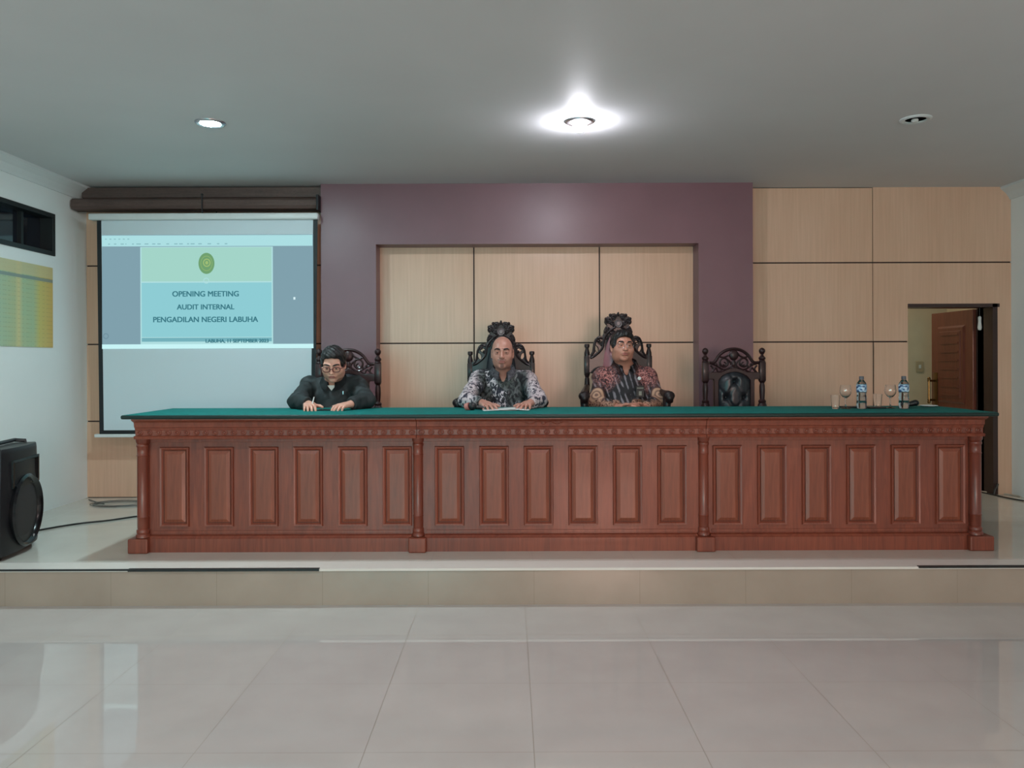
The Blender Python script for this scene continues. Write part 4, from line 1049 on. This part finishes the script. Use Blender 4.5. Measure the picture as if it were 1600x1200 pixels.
trousers(p3, hip3, kn3, ft3)

# ================================================================== THINGS ON THE BENCH
# phone and pen of man 1
b = MB(); b.box(-1.255, -1.165, 5.155, 5.215, TT, TT+.009, .003); o = b.build('mobile_phone', M['black_gloss']); tag(recenter(o), 'black phone lying on the green felt between the left man\'s hands', 'phone')
c = P(488, 627, 5.2); b = MB(); b.tube([(c.x-.003, c.y, TT+.035), (c.x+.006, c.y+.02, c.z+.032)], [.0045,.0035], 8); o = b.build('pen', M['paper'], smooth=True); tag(recenter(o), 'white pen held upright between the fingers of the left man', 'pen')
# papers
b = MB(); ca, sa = math.cos(.12), math.sin(.12)
for k, (dx, dy, an) in enumerate(((-.055, 0, .16), (.055, .004, -.12))):
    ca, sa = math.cos(an), math.sin(an)
    z0 = TT+.001+k*.0015; hw, hh = .105, .125; ce = (-.028+dx, 5.21+dy)
    for i in range(8):
        u0, u1 = -1+i*.25, -1+(i+1)*.25; f = lambda u: z0+.006*(1-abs(u))*(1 if k else .6)
        q = [(u0,-1,f(u0)), (u1,-1,f(u1)), (u0,1,f(u0)), (u1,1,f(u1))]
        pts = [(ce[0]+u*hw*ca-v*hh*sa, ce[1]+u*hw*sa+v*hh*ca, z) for u, v, z in q]
        b.hexa([p for p in pts]+[(x, y, z+.0015) for x, y, z in pts])
o = b.build('papers', M['paper']); tag(recenter(o), 'open white papers under the hands of the bald man', 'papers')
# handheld microphone lying by the bald man's right sleeve
mic = thing('microphone', 'black microphone with a reddish band lying beside the bald man\'s right sleeve', 'microphone', (P(735,0,5.2).x, 5.2, TT))
b = MB(); c = Vector((P(738,0,5.2).x, 5.17, TT+.026)); b.sphere(c, .026, 16, (1.15,1,1)); b.build('mic_head', M['black_plastic'], mic, smooth=True)
b = MB(); b.tube([c+Vector((-.02,0,0)), c+Vector((-.045,.01,-.004))], [.025,.022], 14); b.build('red_band', simple('pink_band', lin(186,120,112), .5), mic, smooth=True)
b = MB(); b.tube([c+Vector((.02,.005,-.006)), c+Vector((.075,.012,-.012))], [.015,.012], 12); b.build('mic_handle', M['black_gloss'], mic, smooth=True)

def bottle(label):
    t = thing('water_bottle', label, 'bottle', (0,0,0), 'plastic water bottles on the bench')
    b = MB(); b.lathe([(.001,.004),(.026,.0),(.031,.006),(.031,.05),(.029,.055),(.031,.06),(.0295,.085),(.0275,.098),(.0295,.108),(.0315,.112),(.0315,.155),(.029,.166),(.020,.180),(.0135,.188),(.0125,.196)], n=28, cap=False)
    b.lathe([(.001,.006),(.025,.003),(.029,.008),(.029,.05),(.027,.055),(.029,.06),(.0275,.085),(.0255,.098),(.0275,.108),(.0295,.112),(.0295,.155),(.027,.165),(.018,.179),(.0115,.188),(.0105,.196)], n=28, cap=False)
    b.build('body', M['bottle'], t, smooth=True)
    b = MB(); b.lathe([(.001,.0068),(.0245,.004),(.0285,.009),(.0285,.05),(.0265,.055),(.0285,.06),(.027,.085),(.025,.098),(.027,.108),(.029,.113),(.029,.150),(.001,.150)], n=28); b.build('water', M['water'], t, smooth=True)
    def lab():
        n = NT('bottle_label'); sp = n.new('ShaderNodeSeparateXYZ'); n.link(n.coord(), sp.inputs[0])
        tt = n.new('ShaderNodeTexNoise', Scale=38.0, Detail=2.0); n.link(n.coord((1,1,1.4)), tt.inputs['Vector'])
        n.set(n.ramp(tt.outputs[0], [(.40, lin(205,222,232)), (.5, lin(150,186,214)), (.58, lin(50,84,128)), (.75, lin(36,60,98))]), .35); return n.m
    if 'lab' not in M: M['lab'] = lab()
    b = MB(); b.lathe([(.0320,.113),(.0322,.114),(.0322,.154),(.0318,.156)], n=28, cap=False); b.build('label', M['lab'], t, smooth=True)
    b = MB(); b.lathe([(.001,.213),(.013,.213),(.0145,.210),(.0148,.196),(.0146,.192),(.0125,.192)], n=20); b.build('cap', simple('grey_cap', lin(84,88,96), .4), t, smooth=True)
    return t
b1 = bottle('water bottle standing left, just right of the first wine glass'); b1.location = (P(1346,0,5.16).x, 5.16, TT)
b2 = dup(b1); b2['label'] = 'water bottle standing right, beside the microphone head'; b2.location = (P(1412,0,5.16).x, 5.16, TT)
def wineglass(label):
    t = thing('wine_glass', label, 'glass', (0,0,0), 'stemmed glasses on the bench')
    b = MB(); b.lathe([(.001,.0),(.032,.0),(.033,.002),(.012,.006),(.005,.012),(.004,.03),(.004,.062),(.008,.070),(.022,.080),(.034,.098),(.037,.115),(.034,.138),(.030,.155),(.0285,.155),(.0325,.138),(.0355,.115),(.0325,.099),(.021,.082),(.006,.074),(.001,.073)], n=28); b.build('body', M['glass'], t, smooth=True)
    return t
g1 = wineglass('stemmed glass between the left tumbler and the left water bottle'); g1.location = (P(1321,0,5.20).x, 5.20, TT)
g2 = dup(g1); g2['label'] = 'stemmed glass just left of the right water bottle'; g2.location = (P(1391,0,5.24).x, 5.24, TT)
def tumbler(label):
    b = MB(); b.lathe([(.001,.0),(.021,.0),(.023,.003),(.029,.090),(.0275,.090),(.0215,.012),(.001,.010)], n=24)
    return tag(b.build('tumbler', M['glass'], smooth=True), label, 'glass', 'short drinking tumblers on the bench')
t1 = tumbler('straight-sided tumbler at the far left of the drinks'); t1.location = (P(1305,0,5.19).x, 5.19, TT)
t2_ = t1.copy(); COL.objects.link(t2_); t2_['label'] = 'straight-sided tumbler between the left bottle and the second stemmed glass'; t2_.location = (P(1371,0,5.33).x, 5.33, TT)
b = MB(); c = P(1333, 0, 5.25); b.box(c.x-.06, c.x+.035, 5.25, 5.33, TT, TT+.010, .003); o = b.build('coaster', M['black_plastic']); tag(recenter(o), 'flat black coaster behind the left stemmed glass', 'coaster', 'black coasters')
b = MB(); c = P(1372, 0, 5.20); b.box(c.x-.055, c.x+.05, 5.19, 5.27, TT, TT+.010, .003); o = b.build('coaster', M['black_plastic']); tag(recenter(o), 'flat black coaster in front of the right tumbler', 'coaster', 'black coasters')
mic2 = thing('microphone', 'black microphone head lying right of the right water bottle', 'microphone', (P(1428,0,5.32).x, 5.32, TT))
b = MB(); c = Vector((P(1430,0,5.32).x, 5.32, TT+.03)); b.sphere(c, .022, 14, (1.1,1,.95)); b.build('mic_head', M['black_plastic'], mic2, smooth=True)
b = MB(); b.tube([c+Vector((-.01,0,-.002)), c+Vector((-.06,.01,-.014))], [.020,.013], 12); b.build('mic_handle', M['black_plastic'], mic2, smooth=True)
b = MB(); c = (P(1451,0,5.36).x, 5.36, TT); b.lathe([(.001,.003),(.03,.003),(.034,.006),(.055,.012),(.056,.010),(.036,.002),(.001,.0005)], c, 28); o = b.build('saucer', M['paper'], smooth=True); tag(recenter(o), 'small white saucer beside the microphone head at the right', 'saucer')

# ================================================================== LOUDSPEAKER (front faces the middle of the room)
spk = thing('loudspeaker', 'large black loudspeaker standing on the platform at the left wall', 'loudspeaker', (-3.25, 4.95, PZ))
ang = math.radians(-10)
def SX(u, dpt, z):                         # u along the front (0 near camera .. 1 far), dpt outward from the front
    a0 = Vector((-2.985, 4.66)); a1 = Vector((-3.085, 5.20)); t_ = (a1-a0); nrm = Vector((t_.y, -t_.x)).normalized()
    if nrm.x < 0: nrm = -nrm
    p = a0+t_*u+nrm*dpt; return Vector((p.x, p.y, z))
H0, H1 = PZ+.03, .868
def body_ring(dpt, z, ins=0): return [SX(u, dpt, z) for u in (0+ins, 1-ins)]
b = MB(); nu = 12
def lv(z):                                  # horizontal outline: bowed front, tapering back
    pts = []
    for i in range(nu+1):
        u = i/nu; pts.append(SX(u, .035*math.sin(math.pi*u)**.6-.01, z))
    pts.append(SX(.92, -.34, z)); pts.append(SX(.08, -.34, z)); return pts
zz = [(H0, .96), (H0+.03, 1.0), (H0+.20, 1.01), (H0+.42, 1.0), (H0+.44, .97), (H1-.03, .94), (H1-.008, .92), (H1, .88)]
rings = []
for z, s_ in zz:
    r_ = lv(z); cc_ = sum(r_, Vector())/len(r_)
    rings.append([b.bm.verts.new(cc_+(p-cc_)*s_ if True else p) for p in r_])
for r0, r1 in zip(rings, rings[1:]):
    for i in range(len(r0)): b.bm.faces.new((r0[i], r0[(i+1) % len(r0)], r1[(i+1) % len(r0)], r1[i]))
b.bm.faces.new(rings[0]); b.bm.faces.new(rings[-1])
b.build('cabinet', M['black_plastic'], spk, smooth=True, ang=35)
def fdisc(prof, uc, zc, mat, name, squash=1.0, par=spk, n=36):
    b = MB(); rs = []
    for r, dd in prof:
        rs.append([b.bm.verts.new(SX(uc+r*math.cos(2*math.pi*k/n)/.549, .026+dd, zc+r*math.sin(2*math.pi*k/n)*squash)) for k in range(n)])
    for a, c_ in zip(rs, rs[1:]):
        for k in range(n): b.bm.faces.new((a[k], a[(k+1) % n], c_[(k+1) % n], c_[k]))
    b.bm.faces.new(rs[-1]); return b.build(name, mat, par, smooth=True, ang=50)
zw = CZ-(793-HY)*4.95/F
fdisc([(.215,-.03),(.224,.006),(.212,.018),(.196,.010),(.188,-.012)], .51, zw, M['black_gloss'], 'woofer_ring', 1.0)
fdisc([(.188,-.010),(.17,-.004),(.12,.004),(.06,.006),(.002,.007)], .50, zw, simple('woofer_grille', lin(44,42,44), .6, .2, 200, bump=.5, bscale=300), 'woofer_grille')
zh = CZ-(732-HY)*4.98/F
b = MB()                                    # recessed horn: a lip, then four walls falling back to the throat
def ringq(w, h, dp, top=0): return [b.bm.verts.new(SX(.53+sx*w/.549, dp, zh+sz*h+(top if sz > 0 else 0))) for sx, sz in ((-1,-1),(1,-1),(1,1),(-1,1))]
rs = [ringq(.195,.085,-.02), ringq(.195,.085,.022), ringq(.178,.070,.024), ringq(.10,.04,-.012), ringq(.045,.03,-.02)]
for q0, q1 in zip(rs, rs[1:]):
    for k in range(4): b.bm.faces.new((q0[k], q0[(k+1) % 4], q1[(k+1) % 4], q1[k]))
b.bm.faces.new(rs[-1]); b.build('horn_flare', M['black_gloss'], spk)
fdisc([(.028,-.03),(.026,-.016),(.014,-.012),(.002,-.006)], .56, zh-.01, simple('horn_metal', lin(130,138,150), .3, .1, metal=.5), 'tweeter', 1.0)
b = MB(); b.tube([SX(.1, -.06, H1-.01), SX(.1, -.06, H1+.012), SX(.12, -.12, H1+.018), SX(.85, -.12, H1+.018), SX(.88, -.06, H1+.012), SX(.88, -.06, H1-.01)], .012, 8); b.build('carry_handle', M['black_plastic'], spk, smooth=True)
for u in (.1, .9):
    for dp in (-.05, -.3):
        b = MB(); b.lathe([(.02,PZ),(.024,PZ+.01),(.022,H0+.004)], (SX(u, dp, 0).x, SX(u, dp, 0).y, 0), 12); b.build('foot', M['black_gloss'], spk)
r_ = random.Random(8)
b = MB(); zc_ = CZ-(834-HY)*5.06/F
for k in range(7):                          # worn silver lettering, too small in the photograph to read
    u = .64+k*.026; hh = (.020, .014, .018, .013, .014, .018, .013)[k]
    b.hexa([SX(u, .034, zc_), SX(u+.016, .034, zc_), SX(u+.006, .034, zc_+hh), SX(u+.022, .034, zc_+hh), SX(u, .037, zc_), SX(u+.016, .037, zc_), SX(u+.006, .037, zc_+hh), SX(u+.022, .037, zc_+hh)])
b.build('badge_lettering', M['logo'], spk)

# ================================================================== CABLES
def floor_path(pts, r): return [Vector((p.x, p.y, PZ+r)) for p in pts]
def onfloor(px, py): d = (CZ-PZ)*F/(py-HY); return P(px, py, d)
b = MB(); pts = [onfloor(60, 827), onfloor(95, 821), onfloor(130, 816), onfloor(170, 812), onfloor(212, 806), onfloor(260, 801)]
b.tube(smooth_open([tuple(p) for p in floor_path(pts, .006)], 6), .006, 8); o = b.build('floor_cable', M['cable'], smooth=True); tag(recenter(o), 'black cable running from the loudspeaker to the bench', 'cable')
b = MB(); c = onfloor(185, 786)
for k in range(4):
    rr = .14+.02*math.sin(k*2.1); cx, cy = c.x+.015*math.cos(k*1.7), c.y+.02*math.sin(k*2.3)
    b.tube([(cx+rr*1.5*math.cos(a), cy+rr*.9*math.sin(a), PZ+.003+.003*k) for a in [2*math.pi*j/28 for j in range(28)]], .0025, 6, closed=True)
b.tube(smooth_open([tuple(p) for p in floor_path([onfloor(138, 779), onfloor(150, 783), onfloor(162, 786)], .005)], 5), .004, 6)
o = b.build('coiled_cable', simple('grey_cable', lin(92,96,94), .5, .1), smooth=True); tag(recenter(o), 'loose coil of grey-black cable on the floor under the screen', 'cable')
for pl, mat_, lb in (([(1530,771),(1552,774),(1575,776),(1610,780)], 'cable_w', 'pale cable along the foot of the right wall, nearer the wall'), ([(1530,772),(1552,777),(1580,783),(1620,790)], 'cable', 'dark cable along the floor at the right wall, lower of the two')):
    b = MB(); q = []
    for a, c_ in pl:
        p = onfloor(a, c_); p.x = min(p.x, XR-.02); q.append(p)
    b.tube(smooth_open([tuple(p) for p in floor_path(q, .006)], 5), .006, 6); o = b.build('floor_cable', M[mat_], smooth=True); tag(recenter(o), lb, 'cable')
c = P(1556, 764, 6.87); b = MB(); b.tube(smooth_open([(c.x-.02, 6.87, PZ+.008), (c.x-.01, 6.87, PZ+.05), (c.x, 6.87, PZ+.06), (c.x+.012, 6.87, PZ+.10)], 4), .010, 8)
o = b.build('door_stopper', M['cable'], smooth=True); tag(recenter(o), 'small black door stopper at the foot of the door frame', 'door stopper')

# ================================================================== LIGHT
def area(name, loc, rot_, sx, sy, power, col):
    l = bpy.data.lights.new(name, 'AREA'); l.shape = 'RECTANGLE'; l.size = sx; l.size_y = sy; l.energy = power; l.color = col
    o = bpy.data.objects.new(name, l); COL.objects.link(o); o.location = loc; o.rotation_euler = rot_; return o
# unseen fill lights added at the blank rear wall to brighten the room
area('fill_rear_left', (-1.9, YR+.03, 1.5), (math.radians(90), 0, 0), 2.6, 1.6, 118, (.22,.95,1))
area('fill_rear_right', (1.6, YR+.03, 1.5), (math.radians(90), 0, 0), 1.6, 1.4, 190, (1,.64,.54))
for nm, x, en, cl in (('hall_lamp', .45, 20, (1,.78,.78)), ('fill_left', -1.9, 18.5, (.95,.95,1))):  # the left one is an extra unseen fill, added to balance the light
    l = bpy.data.lights.new(nm, 'AREA'); l.shape = 'DISK'; l.size = .14; l.energy = en; l.color = cl
    o = bpy.data.objects.new(nm, l); COL.objects.link(o); o.location = (x, 2.45, CEIL-.01)
area('corridor_lamp', (3.4, 8.0, CEIL-.03), (0,0,0), .5, .5, 12, (1,.86,.68))
w = bpy.data.worlds.new('world'); sc.world = w; w.use_nodes = True
w.node_tree.nodes['Background'].inputs[0].default_value = (.7,.8,.9,1); w.node_tree.nodes['Background'].inputs[1].default_value = .2

# ================================================================== CAMERA
cam = bpy.data.cameras.new('camera'); co_ = bpy.data.objects.new('camera', cam); COL.objects.link(co_); sc.camera = co_
cam.sensor_width = 36; cam.sensor_fit = 'HORIZONTAL'; cam.lens = F/1600*36
co_.location = (0,0,CZ); co_.rotation_euler = (math.radians(90), math.radians(.2), 0)
cam.shift_x = (800-VX)/1600; cam.shift_y = -(600-HY)/1600; cam.clip_start = .05
vs = sc.view_settings; vs.view_transform = 'Standard'; vs.look = 'None'; vs.gamma = 1; vs.use_curve_mapping = False; vs.exposure = EXPO
